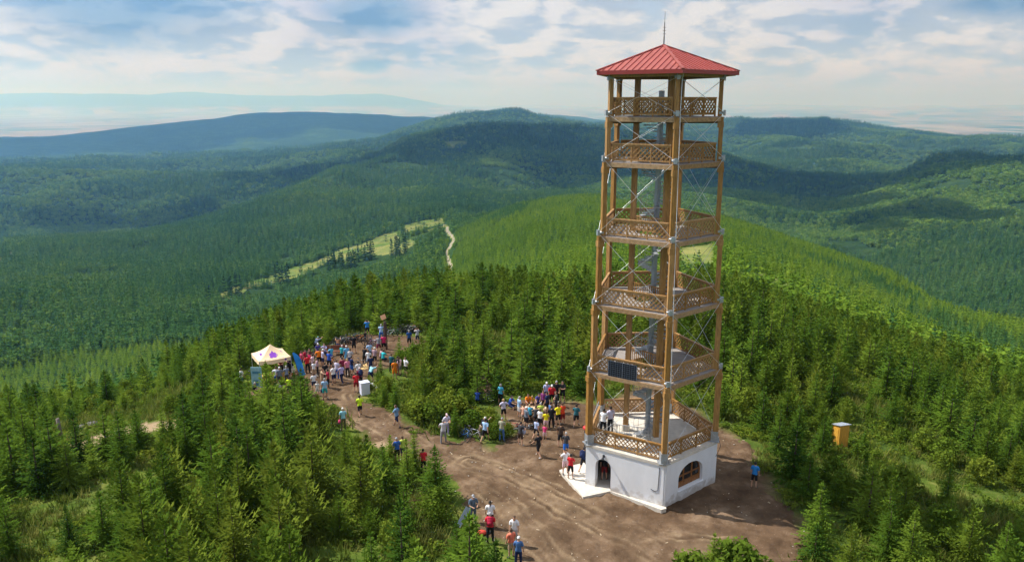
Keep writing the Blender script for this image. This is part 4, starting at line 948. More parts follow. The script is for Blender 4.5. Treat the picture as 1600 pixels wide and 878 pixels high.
# ---- base walls, one mesh per face, with a door and two windows
def wall_face(k0, k1, hole=None, reveal=.34, r=4.42, z0=-.3, z1=2.6):
    A, B = pc(k0, r), pc(k1, r); d = (B - A); L = d.length; d.normalize(); nrm = Vector((d.y, -d.x, 0))
    if nrm.dot(A) < 0: nrm = -nrm
    P = lambda s, z, q=0.: A + d * s + Vector((0, 0, z)) - nrm * q
    b = MB(); rect = [(0, z0), (L, z0), (L, z1), (0, z1)]
    loops = [[Vector((s, z, 0)) for s, z in rect]]
    if hole: loops.append([Vector((s, z, 0)) for s, z in hole])
    flat = [v for lp in loops for v in lp]; tr = geometry.tessellate_polygon(loops)
    b.add([P(v.x, v.y) for v in flat], [tuple(t_) for t_ in tr])
    inn = [P(v.x, v.y, reveal) for v in flat]; 
    b.add(inn, [tuple(reversed(t_)) for t_ in tr])
    if hole:
        m_ = len(hole); vs = [P(s, z) for s, z in hole] + [P(s, z, reveal) for s, z in hole]
        b.add(vs, [(q, (q + 1) % m_, m_ + (q + 1) % m_, m_ + q) for q in range(m_)])
    return b, P, L
def arch(s0, s1, zb, zs, zt, n=14):
    c_, hw = (s0 + s1) / 2, (s1 - s0) / 2
    return [(s0, zb), (s1, zb)] + [(c_ + hw * math.cos(math.pi * q / n), zs + (zt - zs) * math.sin(math.pi * q / n)) for q in range(n + 1)]
# face with the door: from the near corner to the left one
dh = arch(3.44, 4.50, .02, 1.50, 2.02)
b, Pd, Ld = wall_face(0, -1, dh); front = b.build('base_wall', PLAS, tower)
wh = arch(1.42, 3.78, .56, 1.30, 2.12)
b, Pw, Lw = wall_face(0, 1, wh); side = b.build('base_wall', PLAS, tower)
for k0, k1 in ((1, 2), (2, 3), (3, 4)):
    b, _, _ = wall_face(k0, k1); b.build('base_wall', PLAS, tower)
cap = MB(); cap.prism([pc(k, 4.47)[:2] for k in range(5)], 2.603, 2.78); cap.build('terrace_slab', CONC, tower)
# window: timber frame with three lights
fr = MB(); hb = [(s, z) for s, z in wh]
for q in range(len(hb)):
    a_, c_ = hb[q], hb[(q + 1) % len(hb)]; fr.beam(Pw(*a_, .26), Pw(*c_, .26), .09, .11)
WBR = mat('brown_window_timber', (.26, .11, .035), .5, var=.35, scale=8)
for s in (2.2, 3.0): fr.beam(Pw(s, .56, .26), Pw(s, 1.98, .26), .09, .08)
fr.beam(Pw(1.42, 1.3, .26), Pw(3.78, 1.3, .26), .09, .08); fr.beam(Pw(1.42, .76, .26), Pw(3.78, .76, .26), .09, .34)
win = fr.build('window', WBR, tower)
gl = MB(); gl.add([Pw(s, z, .27) for s, z in hb], [tuple(range(len(hb)))])
GLASS = mat('dark_window_glass', (.02, .022, .025), .06, spec=.8); gl.build('pane', GLASS, win)
sl = MB(); sl.beam(Pw(1.38, .53, .06), Pw(3.82, .53, .06), .36, .05); sl.build('sill', PLAS, win)
# open door leaf
dl = MB(); h0 = Pd(3.52, 0, .36); inw = (Pd(3.52, 0, 1.3) - Pd(3.52, 0, .3)).normalized(); sd2 = (Pd(4.4, 0) - Pd(3.5, 0)).normalized()
e_ = h0 + inw * .9 + sd2 * .22; dl.beam(h0 + Vector((0, 0, .95)), e_ + Vector((0, 0, .95)), .05, 1.8)
door = dl.build('door', mat('door_timber', (.30, .12, .04), .55, var=.4, scale=7), tower)
hd = MB(); hd.tube([e_ + Vector((0, 0, 1)) - sd2 * .05 - inw * .1, e_ + Vector((0, 0, 1)) - sd2 * .13 - inw * .1, e_ + Vector((0, 0, 1)) - sd2 * .13 - inw * .22], .014, 6); hd.build('handle', STEEL, door)
ifl = MB(); ifl.prism([pc(k, 4.05)[:2] for k in range(5)], -.2, .03); ifl.build('ground_floor_slab', CONC, tower)
# lamp over the door, cable down the wall
lm = MB(); lm.box(Pd(3.95, 2.28, -.02), (.12, .12, .16)); lm.tube([Pd(3.95, 2.3, -.05), Pd(3.9, 2.36, -.2), Pd(3.86, 2.3, -.34)], .03, 6); lm.tube([Pd(3.86, 2.33, -.3), Pd(3.85, 2.2, -.4)], [.05, .12], 8)
lm.build('wall_lamp', DARK, tower)
cbm = MB(); cbm.tube([Pd(.28, 2.5, -.02), Pd(.30, 1.7, -.02), Pd(.33, 1.0, -.02), Pd(.5, .88, -.02), Pd(.78, .95, -.02)], .018, 5); cbm.build('cable', DARK, tower)
cb2 = MB(); cb2.tube([pc(1, 4.52, 2.75), pc(1, 4.62, 2.5, -2), pc(1, 4.5, 2.2, -5), pc(1, 4.4, 2.0, -9)], .018, 5); cb2.build('cable', DARK, tower)
# ---- decks
def ring(outer, hole_r, z0, z1, n=12):
    b = MB(); o_ = [Vector((*outer[k][:2], 0)) for k in range(5)]; h_ = [Vector((hole_r * math.cos(2 * math.pi * q / n), hole_r * math.sin(2 * math.pi * q / n), 0)) for q in range(n)]
    tr = geometry.tessellate_polygon([o_, h_]); fl = o_ + h_
    b.add([(v.x, v.y, z1) for v in fl], [tuple(t_) for t_ in tr]); b.add([(v.x, v.y, z0) for v in fl], [tuple(reversed(t_)) for t_ in tr])
    b.add([(v.x, v.y, z) for z in (z0, z1) for v in h_], [(q, n + q, n + (q + 1) % n, (q + 1) % n) for q in range(n)])
    b.add([(v.x, v.y, z) for z in (z0, z1) for v in o_], [(q, (q + 1) % 5, 5 + (q + 1) % 5, 5 + q) for q in range(5)])
    return b
def lattice(A, B, z0, z1, cell=.20):
    """diagonal strips between two points, crossing, clipped to the panel"""
    b = MB(); d = Vector(B) - Vector(A); L = d.length; d.normalize(); nr = Vector((-d.y, d.x, 0)); H = z1 - z0
    step = cell * 1.414
    for sg, off in ((1, -.012), (-1, .012)):
        s = -H - (0 if sg > 0 else 0)
        while s < L + H:
            p0 = s if sg > 0 else s + H; p1 = s + H if sg > 0 else s
            lo, hi = 0., 1.
            if p1 != p0:
                ts = sorted(((0 - p0) / (p1 - p0), (L - p0) / (p1 - p0))); lo, hi = max(lo, ts[0]), min(hi, ts[1])
            if hi - lo > .03:
                q0, q1 = p0 + (p1 - p0) * lo, p0 + (p1 - p0) * hi
                b.beam(Vector(A) + d * q0 + nr * off + Vector((0, 0, z0 + H * lo)), Vector(A) + d * q1 + nr * off + Vector((0, 0, z0 + H * hi)), .024, .056, up=(0, 0, 1))
            s += step
    return b
def railing(parent, rad, zf, k, gap=.0, z_lat=.13, z_top=1.04):
    A, B = pc(k, rad, 0), pc(k + 1, rad, 0); d = (B - A).normalized(); A, B = A + d * .16, B - d * .16
    if gap: A = A + (B - A) * gap
    up = Vector((0, 0, zf)); b = MB()
    b.beam(A + up + Vector((0, 0, z_top)), B + up + Vector((0, 0, z_top)), .13, .075)
    rl = b.build('railing', WOODR, parent)
    b = lattice(A + up, B + up, z_lat + .04, z_top - .12)
    b.beam(A + up + Vector((0, 0, z_lat)), B + up + Vector((0, 0, z_lat)), .06, .085); b.beam(A + up + Vector((0, 0, z_top - .085)), B + up + Vector((0, 0, z_top - .085)), .055, .085)
    for q in (0.012, .335, .665, .988):
        p = A + (B - A) * q + up; b.beam(p + Vector((0, 0, -.02)), p + Vector((0, 0, z_top - .06)), .075, .075, up=d)
    b.build('lattice', WOODL, rl)
    return rl
for lv in range(6):
    zf, rd = FL[lv], RD[lv]
    if lv:
        outer = [pc(k, rd - .06) for k in range(5)]
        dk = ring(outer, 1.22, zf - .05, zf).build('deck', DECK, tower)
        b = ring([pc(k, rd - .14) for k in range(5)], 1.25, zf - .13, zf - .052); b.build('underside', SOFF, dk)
        for k in range(5):
            A, B = pc(k, rd - .02, zf - .16), pc(k + 1, rd - .02, zf - .16); d = (B - A).normalized(); b = MB(); b.beam(A + d * .1, B - d * .1, .09, .25); b.build('fascia', WOODF, dk)
        jb = MB()
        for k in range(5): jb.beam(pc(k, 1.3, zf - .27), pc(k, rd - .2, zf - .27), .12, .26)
        jb.build('joists', SOFF, dk)
    else: dk = tower
    for k in range(5):
        railing(dk, rd - (.30 if lv else .34), zf, k, gap=.24 if (lv == 0 and k == 3) else 0.)
# ---- posts: stepped in at every storey
PR = [4.24, 4.03, 3.83, 3.62, 3.47, 3.36]               # post centre radius per storey
for s in range(6):
    z0 = FL[s] + (.0 if s == 0 else .0); z1 = FL[s + 1] - .02 if s < 5 else EAVE + .05; wd = [.40, .35, .32, .30, .28, .27][s]
    for k in range(5):
        b = MB(); up = pc(k, 1.)
        b.beam(pc(k, PR[s], z0 + (.62 if s == 0 else 0)), pc(k, PR[s] - .0, z1), wd * .78, wd * .9, up=up)
        b.build('post', WOOD, tower)
        if s < 5:       # capital block carrying the deck edge
            b = MB(); b.beam(pc(k, PR[s] - .03, z1 - .62), pc(k, PR[s] - .03, z1 - .28), wd * 1.02, wd * 1.3, up=up); b.build('capital', WOOD, tower)
for k in range(5):      # steel shoes on the terrace
    b = MB(); up = pc(k, 1.); b.beam(pc(k, 4.2, 2.785), pc(k, 4.2, 3.42), .42, .46, up=up); b.beam(pc(k, 4.16, 2.78), pc(k, 4.16, 2.82), .7, .7, up=up); b.build('post_shoe', STEEL, tower)
# inner posts round the stair
IN = [R(-110 + YAW - 3), R(11), R(130)]
for a in IN:
    b = MB(); p = Vector((1.42 * math.sin(a), -1.42 * math.cos(a), 0)); b.beam(p + Vector((0, 0, 2.785)), p + Vector((0, 0, EAVE + .3)), .30, .32, up=p); b.build('inner_post', WOOD, tower)
    b = MB(); b.box(p + Vector((0, 0, 2.98)), (.44, .44, .4)); b.build('post_shoe', CONC, tower)
# ---- brackets and crossing rods
def node(lv, k):
    if lv == 0: return pc(k, 4.42, 2.86)
    if lv == 6: return pc(k, 3.52, EAVE - .12)
    return pc(k, RD[lv] + .12, FL[lv] + .20)
for lv in range(0, 7):
    for k in range(5):
        b = MB(); p = node(lv, k); up = pc(k, 1.)
        b.beam(p - Vector((0, 0, .16)), p + Vector((0, 0, .16)), .17, .14, up=up); b.beam(p - up * .3, p + up * .02, .25, .13)
        for sg in (-1, 1): b.tube([p + Vector((0, 0, .02)), p + (pc(k + sg, 1.) - pc(k, 1.)).normalized() * .22 + Vector((0, 0, .02))], .055, 6)
        b.build('bracket', STEEL, tower)
for k in range(5):
    for lv in range(6):
        for a, c_ in (((lv, k), (lv + 1, k + 1)), ((lv, k + 1), (lv + 1, k))):
            b = MB(); b.tube([node(*a), node(*c_)], .0095, 5, False); b.build('tie_rod', CABLE, tower)
lc = MB()
pts = [pc(0, 3.95, EAVE + .1, 2.2)] + [pc(0, 3.62, EAVE - .3, 3.)] + [node(lv, 0) + pc(1, .17) - pc(0, .02) for lv in (5, 4, 3, 2, 1, 0)] + [pc(0, 4.47, 1.4, 1.2), pc(0, 4.47, .0, 1.2)]
lc.tube(pts, .02, 5); lc.build('lightning_conductor', CABLE, tower)
# ---- spiral stair
st = MB(); st.tube([(0, 0, 2.785), (0, 0, 24.3)], .17, 14); stair = st.build('spiral_stair', mat('stair_column', (.34, .38, .42), .4, metal=.5, var=.15, scale=4), tower)
tr_ = MB(); hr = MB(); ba = MB(); nst = int((FL[5] - FL[0]) / .19); pts = []; pts2 = []
for q in range(nst):
    z = FL[0] + .19 * (q + 1); a = R(200) + q * R(24); a1 = a + R(27)
    vs = [(.15 * math.cos(a), .15 * math.sin(a), z), (1.02 * math.cos(a), 1.02 * math.sin(a), z), (1.02 * math.cos(a1), 1.02 * math.sin(a1), z), (.15 * math.cos(a1), .15 * math.sin(a1), z)]
    tr_.add([(v[0], v[1], v[2] + o_) for o_ in (-.06, 0) for v in vs], [(3, 2, 1, 0), (4, 5, 6, 7), (0, 1, 5, 4), (1, 2, 6, 5), (2, 3, 7, 6), (3, 0, 4, 7)])
    pts.append((1.02 * math.cos(a), 1.02 * math.sin(a), z + .95)); pts2.append((1.02 * math.cos(a), 1.02 * math.sin(a), z + .5))
    ba.tube([(1.02 * math.cos(a), 1.02 * math.sin(a), z - .02), (1.02 * math.cos(a), 1.02 * math.sin(a), z + .95)], .012, 4, False)
tr_.build('treads', GREY, stair); hr.tube(pts, .022, 5); hr.tube(pts2, .012, 4); hr.build('handrail', GREY, stair); ba.build('balusters', GREY, stair)
# timber guard round each stair opening
for lv in range(1, 6):
    b = MB(); zf = FL[lv]
    for (a0, a1) in ((IN[0], IN[1]), (IN[1], IN[2])):
        p = Vector((1.42 * math.sin(a0), -1.42 * math.cos(a0), zf)); q = Vector((1.42 * math.sin(a1), -1.42 * math.cos(a1), zf)); d = q - p
        mid = (p + q) / 2 * 1.0; 
        for z in (.12, .95): b.beam(p + Vector((0, 0, z)), q + Vector((0, 0, z)), .05, .07)
        for s in range(1, 15): b.beam(p + d * s / 15 + Vector((0, 0, .1)), p + d * s / 15 + Vector((0, 0, .93)), .035, .05, up=d)
    b.build('stair_guard', WOODR, tower)
# steel guard at the stair foot on the terrace
b = MB(); z = FL[0]
for (x0, y0, x1, y1) in ((-2.1, -.9, -.9, -1.35), (-.9, -1.35, -.2, -1.5), (-2.1, -.9, -2.4, .4), (-3.0, 1.2, -2.2, 1.5)):
    for zz in (.05, .5, 1.0): b.tube([(x0, y0, z + zz), (x1, y1, z + zz)], .022, 6)
    for q in range(9): b.tube([(x0 + (x1 - x0) * q / 8, y0 + (y1 - y0) * q / 8, z), (x0 + (x1 - x0) * q / 8, y0 + (y1 - y0) * q / 8, z + 1.0)], .012 if q % 8 else .025, 5)
b.build('terrace_guard', STEEL, tower)
b = MB(); A, B = pc(-2, 4.3, FL[0]), pc(-1, 4.3, FL[0])
for zz in (.5, 1.02): b.tube([A.lerp(B, .1) + Vector((0, 0, zz)), A.lerp(B, .9) + Vector((0, 0, zz))], .025, 6)
for q in range(17): b.tube([A.lerp(B, .1 + .05 * q), A.lerp(B, .1 + .05 * q) + Vector((0, 0, 1.02))], .014, 5)
b.build('terrace_guard', STEEL, tower)
# ---- solar panel on the lowest deck's railing
A, B = pc(-1, RD[1] - .1, FL[1]), pc(0, RD[1] - .1, FL[1]); d = (B - A).normalized(); nr = Vector((d.y, -d.x, 0)); nr = nr if nr.dot(A) > 0 else -nr
A = A + nr * .07; L = (B - A).length
PV = mat('solar_cells', (.006, .008, .016), .35, spec=.35); PVL = mat('solar_lines', (.13, .15, .19), .5)
s0, s1, zb, zt = .235 * L, .615 * L, -.04, .94
sp0 = MB(); sp0.beam(A + d * s0 + Vector((0, 0, (zb + zt) / 2)), A + d * s1 + Vector((0, 0, (zb + zt) / 2)), .045, zt - zb); pan = sp0.build('solar_panel', PV, tower)
g_ = MB(); o3 = nr * .026
for q in range(13): g_.beam(A + o3 + d * (s0 + (s1 - s0) * q / 12) + Vector((0, 0, zb)), A + o3 + d * (s0 + (s1 - s0) * q / 12) + Vector((0, 0, zt)), .004, .035 if q in (0, 6, 12) else .010, up=d)
for q in range(9): g_.beam(A + o3 + d * s0 + Vector((0, 0, zb + (zt - zb) * q / 8)), A + o3 + d * s1 + Vector((0, 0, zb + (zt - zb) * q / 8)), .004, .03 if q in (0, 8) else .010)
g_.build('cell_grid', PVL, pan)
# ---- roof
RR, APEX = 4.30, Vector((0, 0, 26.85))
def roofp(k, s, z=0.): return pc(k, RR, EAVE + .24).lerp(APEX, s) + Vector((0, 0, z))
b = MB(); b.add([pc(k, RR, EAVE + .24) for k in range(5)] + [APEX], [(k, (k + 1) % 5, 5) for k in range(5)])
roof = b.build('roof', ROOF, tower)
b = MB(); b.add([pc(k, RR, EAVE + .02) for k in range(5)] + [pc(k, RR, EAVE + .238) for k in range(5)] + [pc(k, RR - .12, EAVE + .02) for k in range(5)] , [(k, (k + 1) % 5, 5 + (k + 1) % 5, 5 + k) for k in range(5)] + [(k, 10 + k, 10 + (k + 1) % 5, (k + 1) % 5) for k in range(5)])
b.build('roof_edge', ROOFD, roof)
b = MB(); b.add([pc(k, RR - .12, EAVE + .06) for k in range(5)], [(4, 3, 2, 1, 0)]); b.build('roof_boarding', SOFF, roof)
seam = MB()
for k in range(5):
    A, B = pc(k, RR, EAVE + .24), pc(k + 1, RR, EAVE + .24); d = B - A; L = d.length; m_ = (A + B) / 2; n_ = 14
    upv = APEX - m_
    for q in range(1, n_):
        f = q / n_; p = A + d * f; t_ = 1 - abs(f - .5) * 2
        e_ = p + upv * t_ * .995; seam.beam(p + Vector((0, 0, .018)), e_ + Vector((0, 0, .018)), .028, .045)
seam.build('standing_seams', mat('red_seam', (.33, .05, .042), .45), roof)
b = MB()
for k in range(5): b.beam(pc(k, RR + .03, EAVE + .26), APEX + Vector((0, 0, .03)), .17, .05)
b.build('hip_caps', ROOF, roof)
b = MB()
for k in range(5):
    b.beam(pc(k, 3.42, EAVE - .02), pc(k + 1, 3.42, EAVE - .02), .16, .18); b.beam(pc(k, 3.3, EAVE - .02), pc(k, 4.1, EAVE + .06), .14, .14)
    b.beam(pc(k, 1.2, EAVE + .02), pc(k, 3.4, EAVE - .0), .12, .16)
b.build('roof_beams', WOOD, roof)
b = MB(); b.tube([APEX - Vector((0, 0, .1)), APEX + Vector((0, 0, .5)), APEX + Vector((0, 0, .52)), APEX + Vector((0, 0, 1.25)), APEX + Vector((0, 0, 1.26)), APEX + Vector((0, 0, 1.85))], [.04, .04, .028, .028, .014, .010], 6)
for zz in (.62, .8, .98): b.tube([APEX + Vector((-.09, 0, zz)), APEX + Vector((.09, 0, zz))], .014, 5)
b.build('lightning_rod', mat('dark_antenna', (.12, .13, .14), .5), roof)
# ---- concrete apron at the door
ap = [at(u, v)[:2] for u, v in ((874, 735), (911, 777), (953, 768), (1033, 797), (1041, 795), (1037, 780), (930, 740), (918, 722), (897, 727))]
b = MB(); b.prism([tuple(p) for p in reversed(ap)], -.25, .045)
ob = b.build('concrete_apron', CONC); tag(ob, kind='structure')
# ------------------------------------------------------------------ people: one skinned body per pose, clothes cut from its surface
def dirv(pitch, ab, side):      # pitch forward (towards -y), ab outwards
    p, a = R(pitch), R(ab); return Vector((side * math.sin(a), -math.sin(p) * math.cos(a), -math.cos(p) * math.cos(a)))
#            lean, (thigh, knee, ab) x2, (arm pitch, ab, forearm pitch, forearm ab) x2 ; first = their right (x<0), second = their left
POSES = {
 'stand':  (2,  (2, 2, 4), (-2, 3, 5),  (6, 9, 16, 3), (3, 10, 18, 2)),
 'hold':   (6,  (3, 4, 5), (-1, 2, 5),  (14, 10, 82, -28), (16, 10, 86, -26)),
 'akimbo': (0,  (1, 2, 7), (0, 3, 7),   (-18, 42, 22, -38), (-16, 42, 24, -38)),
 'walk':   (5,  (27, 12, 2), (-17, 24, 2), (-26, 8, -2, 4), (28, 8, 48, 2)),
 'phone':  (0,  (2, 2, 5), (-2, 3, 5),  (58, 18, 128, -24), (56, 18, 126, -24)),
 'crossed':(0,  (2, 2, 6), (-1, 3, 6),  (24, 16, 72, -74), (28, 16, 66, -72)),
 'reach':  (6,  (8, 4, 6), (-6, 4, 6),  (80, 24, 88, 16), (26, 22, 46, 6)),
 'bend':   (58, (18, 14, 6), (4, 10, 6),  (66, 8, 72, 0), (58, 8, 70, -6)),
 'sit':    (14, (82, 86, 9), (80, 88, 9),  (38, 12, 70, -12), (34, 12, 64, -14)),
 'crouch': (28, (104, 132, 12), (62, 128, 8), (60, 16, 122, -22), (62, 16, 118, -22)),
}
def skeleton(pose):
    lean, *rest = POSES[pose]; legs, arms = rest[:2], rest[2:]; J = {}; J['pelvis'] = Vector((0, 0, 0))
    t = R(lean); up = Vector((0, -math.sin(t), math.cos(t))); fw = Vector((0, -math.cos(t), -math.sin(t)))
    J['waist'] = up * .13; J['chest'] = up * .32; J['upper'] = up * .46; J['neck'] = up * .55 + fw * .01; h = t * .35
    uh = Vector((0, -math.sin(h), math.cos(h))); J['head'] = J['neck'] + uh * .135 + Vector((0, -.012, 0)); J['uh'] = uh
    for n_, s, L, A in (('r', -1, legs[0], arms[0]), ('l', 1, legs[1], arms[1])):
        J['hip' + n_] = Vector((s * .095, 0, -.05)); d = dirv(L[0], L[2], s); J['knee' + n_] = J['hip' + n_] + d * .43
        d2 = dirv(L[0] - L[1], L[2] * .3, s); J['ankle' + n_] = J['knee' + n_] + d2 * .42
        J['toe' + n_] = J['ankle' + n_] + Vector((s * .045, -.17, -.045)); J['heel' + n_] = J['ankle' + n_] + Vector((0, .03, -.045))
        J['sh' + n_] = J['upper'] + Vector((s * .185, 0, 0)) + up * .015; ap = A[0] + lean * .55; d = dirv(ap, A[1], s)
        J['el' + n_] = J['sh' + n_] + d * .29; d2 = dirv(A[2] + lean * .55, A[3], s); J['wr' + n_] = J['el' + n_] + d2 * .25; J['palm' + n_] = J['wr' + n_] + d2 * .075
        J['fd' + n_] = d2
    return J
SEGS = [('pelvis', 'waist', .135, .115, 'hips'), ('waist', 'chest', .115, .135, 'torso'), ('chest', 'upper', .135, .10, 'torso'), ('upper', 'neck', .10, .052, 'torso'), ('neck', 'head', .052, .055, 'head')]
for n_ in 'rl':
    SEGS += [('pelvis', 'hip' + n_, .12, .098, 'hips'), ('hip' + n_, 'knee' + n_, .092, .058, 'thigh'), ('knee' + n_, 'ankle' + n_, .058, .038, 'shin'), ('ankle' + n_, 'toe' + n_, .042, .034, 'foot'), ('upper', 'sh' + n_, .09, .062, 'torso'), ('sh' + n_, 'el' + n_, .056, .042, 'arm'), ('el' + n_, 'wr' + n_, .042, .029, 'fore'), ('wr' + n_, 'palm' + n_, .030, .034, 'hand')]
SKIN = mat('skin', (.52, .30, .20), .6, var=.12, scale=9); EYE = mat('dark_eye', (.03, .02, .02), .4)
def body_base(pose):
    J = skeleton(pose); names = [k for k in J if k not in ('uh',) and not k.startswith(('fd', 'heel'))]; ix = {k: i for i, k in enumerate(names)}
    me = bpy.data.meshes.new('tmp'); me.from_pydata([J[k] for k in names], [(ix[a], ix[b]) for a, b, *_ in SEGS], []); o = bpy.data.objects.new('tmp', me); COL.objects.link(o)
    md = o.modifiers.new('s', 'SKIN'); md.use_smooth_shade = True; sv = me.skin_vertices[0].data; rad = {}
    for a, b, ra, rb, _ in SEGS: rad.setdefault(a, ra); rad[b] = rb
    rad['pelvis'] = .125; rad['upper'] = .105
    for k in names:
        r = rad[k]; sv[ix[k]].radius = (r * (1.18 if k in ('chest', 'pelvis', 'waist') else 1), r * (.86 if k in ('chest', 'pelvis', 'waist', 'upper') else 1)); sv[ix[k]].use_root = (k == 'pelvis')
    s2 = o.modifiers.new('u', 'SUBSURF'); s2.levels = 1; s2.render_levels = 1
    dg = bpy.context.evaluated_depsgraph_get(); ev = o.evaluated_get(dg); m2 = bpy.data.meshes.new_from_object(ev)
    V = [v.co.copy() for v in m2.vertices]; Fc = [tuple(p.vertices) for p in m2.polygons]; bpy.data.objects.remove(o); bpy.data.meshes.remove(me); bpy.data.meshes.remove(m2)
    return J, V, Fc
def seg_dist(p, a, b):
    d = b - a; t = max(0, min(1, (p - a).dot(d) / max(d.length_squared, 1e-9))); return (p - a - d * t).length, t
KIT = {}
def kit(pose):
    if pose in KIT: return KIT[pose]
    J, V, Fc = body_base(pose)
    lab = []
    for p in V:
        best = None
        for a, b, ra, rb, nm in SEGS:
            d, t = seg_dist(p, J[a], J[b]); q = d / (ra + (rb - ra) * t)
            if best is None or q < best[0]: best = (q, nm, t)
        lab.append(best[1:])
    N = [Vector() for _ in V]
    for f in Fc:
        n_ = (V[f[1]] - V[f[0]]).cross(V[f[2]] - V[f[0]])
        for i in f: N[i] += n_
    N = [n_.normalized() for n_ in N]
    ground = min(min(J['toer'].z, J['toel'].z), min(J['ankler'].z, J['anklel'].z)) - .04
    off = Vector((0, 0, -ground)); out = {}
    def cut(test, push, name, smooth=True):
        keep = [f for f in Fc if all(test(*lab[i], V[i]) for i in f)]; idx = {}; vs, fs = [], []
        for f in keep:
            for i in f:
                if i not in idx: idx[i] = len(vs); vs.append(V[i] + N[i] * push + off)
            fs.append(tuple(idx[i] for i in f))
        b = MB(); b.v = [tuple(v) for v in vs]; b.f = fs; return b.mesh(name, None, smooth)
    # body: skinned surface, head with face, hands with five fingers
    b = MB(); b.v = [tuple(v + off) for v in V]; b.f = list(Fc); hc = J['head'] + off; uh = J['uh']; fwd = Vector((0, -uh.z, uh.y)).normalized()
    M = Matrix((Vector((1, 0, 0)), -fwd, uh)).transposed()
    bm = bmesh.new(); bmesh.ops.create_icosphere(bm, subdivisions=3, radius=1)
    hv = []
    for v in bm.verts:
        q = v.co.copy(); x, y, z = q.x * .076, q.y * .096, q.z * .118
        if z < -.03: x *= 1 - (-.03 - z) * 3.4; y = y * (1 - (-.03 - z) * 1.8) - (.012 if y < 0 else 0)
        if y < -.05:                                           # nose, brow, eye sockets
            if abs(x) < .014 and -.035 < z < .012: y -= .020 * (1 - abs(x) / .014) * (1 - (z + .035) / .055)
            if .014 < abs(x) < .045 and -.005 < z < .022: y += .007
            if abs(x) < .022 and -.066 < z < -.048: y -= .004
        hv.append(hc + M @ Vector((x, y, z)))
    b.add(hv, [tuple(v.index for v in f.verts) for f in bm.faces]); bm.free()
    for s in (-1, 1): b.ico(hc + M @ Vector((s * .077, .008, -.006)), .024, 1, (.4, .8, 1.15))
    for n_, s in (('r', -1), ('l', 1)):
        d = J['fd' + n_].normalized(); p0 = J['palm' + n_] + off; side = d.cross(Vector((0, -1, 0)) if abs(d.y) < .8 else Vector((0, 0, 1))).normalized(); nrm = d.cross(side)
        if nrm.dot(Vector((-s, 0, 0))) < 0: nrm = -nrm
        for k, L in enumerate((.066, .076, .072, .056)):
            q = p0 + side * (.024 - .016 * k) - d * .004; b.tube([q, q + d * L * .45 + nrm * .006, q + d * L * .75 + nrm * .022, q + d * L * .9 + nrm * .044], [.010, .0092, .0085, .006], 5)
        q = p0 - d * .045 + side * .026; b.tube([q, q + side * .03 + d * .022 + nrm * .012, q + side * .038 + d * .05 + nrm * .024], [.013, .0105, .0075], 5)
    out['body'] = b.mesh('person', SKIN, True)
    e = MB()
    for s in (-1, 1): e.ico(hc + M @ Vector((s * .030, -.082, .008)), .0085, 1)
    e.tube([hc + M @ Vector((-.02, -.094, -.058)), hc + M @ Vector((0, -.098, -.06)), hc + M @ Vector((.02, -.094, -.058))], .004, 4)
    out['face'] = e.mesh('eyes_and_mouth', EYE)
    waist_z = .02
    out['shirt'] = cut(lambda nm, t, p: nm in ('torso',) or (nm == 'hips' and (p - J['pelvis']).dot(J['waist']) > -.006) or (nm == 'arm' and t < .72), .020, 'shirt')
    out['shorts'] = cut(lambda nm, t, p: nm == 'hips' or (nm == 'thigh' and t < .93), .017, 'shorts')
    out['trousers'] = cut(lambda nm, t, p: nm == 'hips' or nm == 'thigh' or (nm == 'shin' and t < .96), .017, 'trousers')
    out['shoes'] = cut(lambda nm, t, p: nm == 'foot' or (nm == 'shin' and t > .95), .012, 'shoes')
    def cap(kind):
        bm = bmesh.new(); bmesh.ops.create_icosphere(bm, subdivisions=3, radius=1); c_ = MB(); vs = [v.co.copy() for v in bm.verts]
        lim = {'hair': (lambda q: q.z > .30 or (q.y > .12 and q.z > -.45) or (abs(q.x) > .72 and q.z > -.15 and q.y > -.35)), 'long': (lambda q: q.z > .28 or (q.y > -.05 and q.z > -.95)), 'cap': (lambda q: q.z > .22)}[kind]
        fs = [tuple(v.index for v in f.verts) for f in bm.faces if all(lim(v.co) for v in f.verts)]; k = {}; bm.free()
        fv = []
        for f in fs:
            for i in f:
                if i not in k: k[i] = len(fv); fv.append(hc + M @ Vector((vs[i].x * .086, vs[i].y * .106 + .004, vs[i].z * .127 + .004)))
        c_.add(fv, [tuple(k[i] for i in f) for f in fs])
        if kind == 'long': c_.tube([hc + M @ Vector((0, .09, .02)), hc + M @ Vector((0, .125, -.08)), hc + M @ Vector((0, .11, -.26))], [.04, .035, .012], 6)
        if kind == 'cap':
            c_.add([hc + M @ Vector((sx * .07, y_, .03 + dz)) for dz in (0, .008) for sx, y_ in ((-1, -.07), (1, -.07), (.7, -.16), (-.7, -.16))], [(0, 1, 2, 3), (7, 6, 5, 4), (0, 4, 5, 1), (1, 5, 6, 2), (2, 6, 7, 3), (3, 7, 4, 0)])
        return c_.mesh({'hair': 'hair', 'long': 'hair', 'cap': 'cap'}[kind], None, True)
    for k in ('hair', 'long', 'cap'): out[k] = cap(k)
    pk = MB(); c0 = (J['chest'] + J['upper']) / 2 + off; t = R(POSES[pose][0]); bk = Vector((0, math.cos(t), math.sin(t)))
    rot = Matrix.Rotation(t, 3, 'X'); pk.box(c0 + bk * .20 - Vector((0, 0, .03)), (.29, .17, .42), rot); pk.box(c0 + bk * .31 - Vector((0, 0, .08)), (.2, .07, .22), rot); pk.ico(c0 + bk * .20 + Vector((0, 0, .19)), .14, 2, (1, .6, .55))
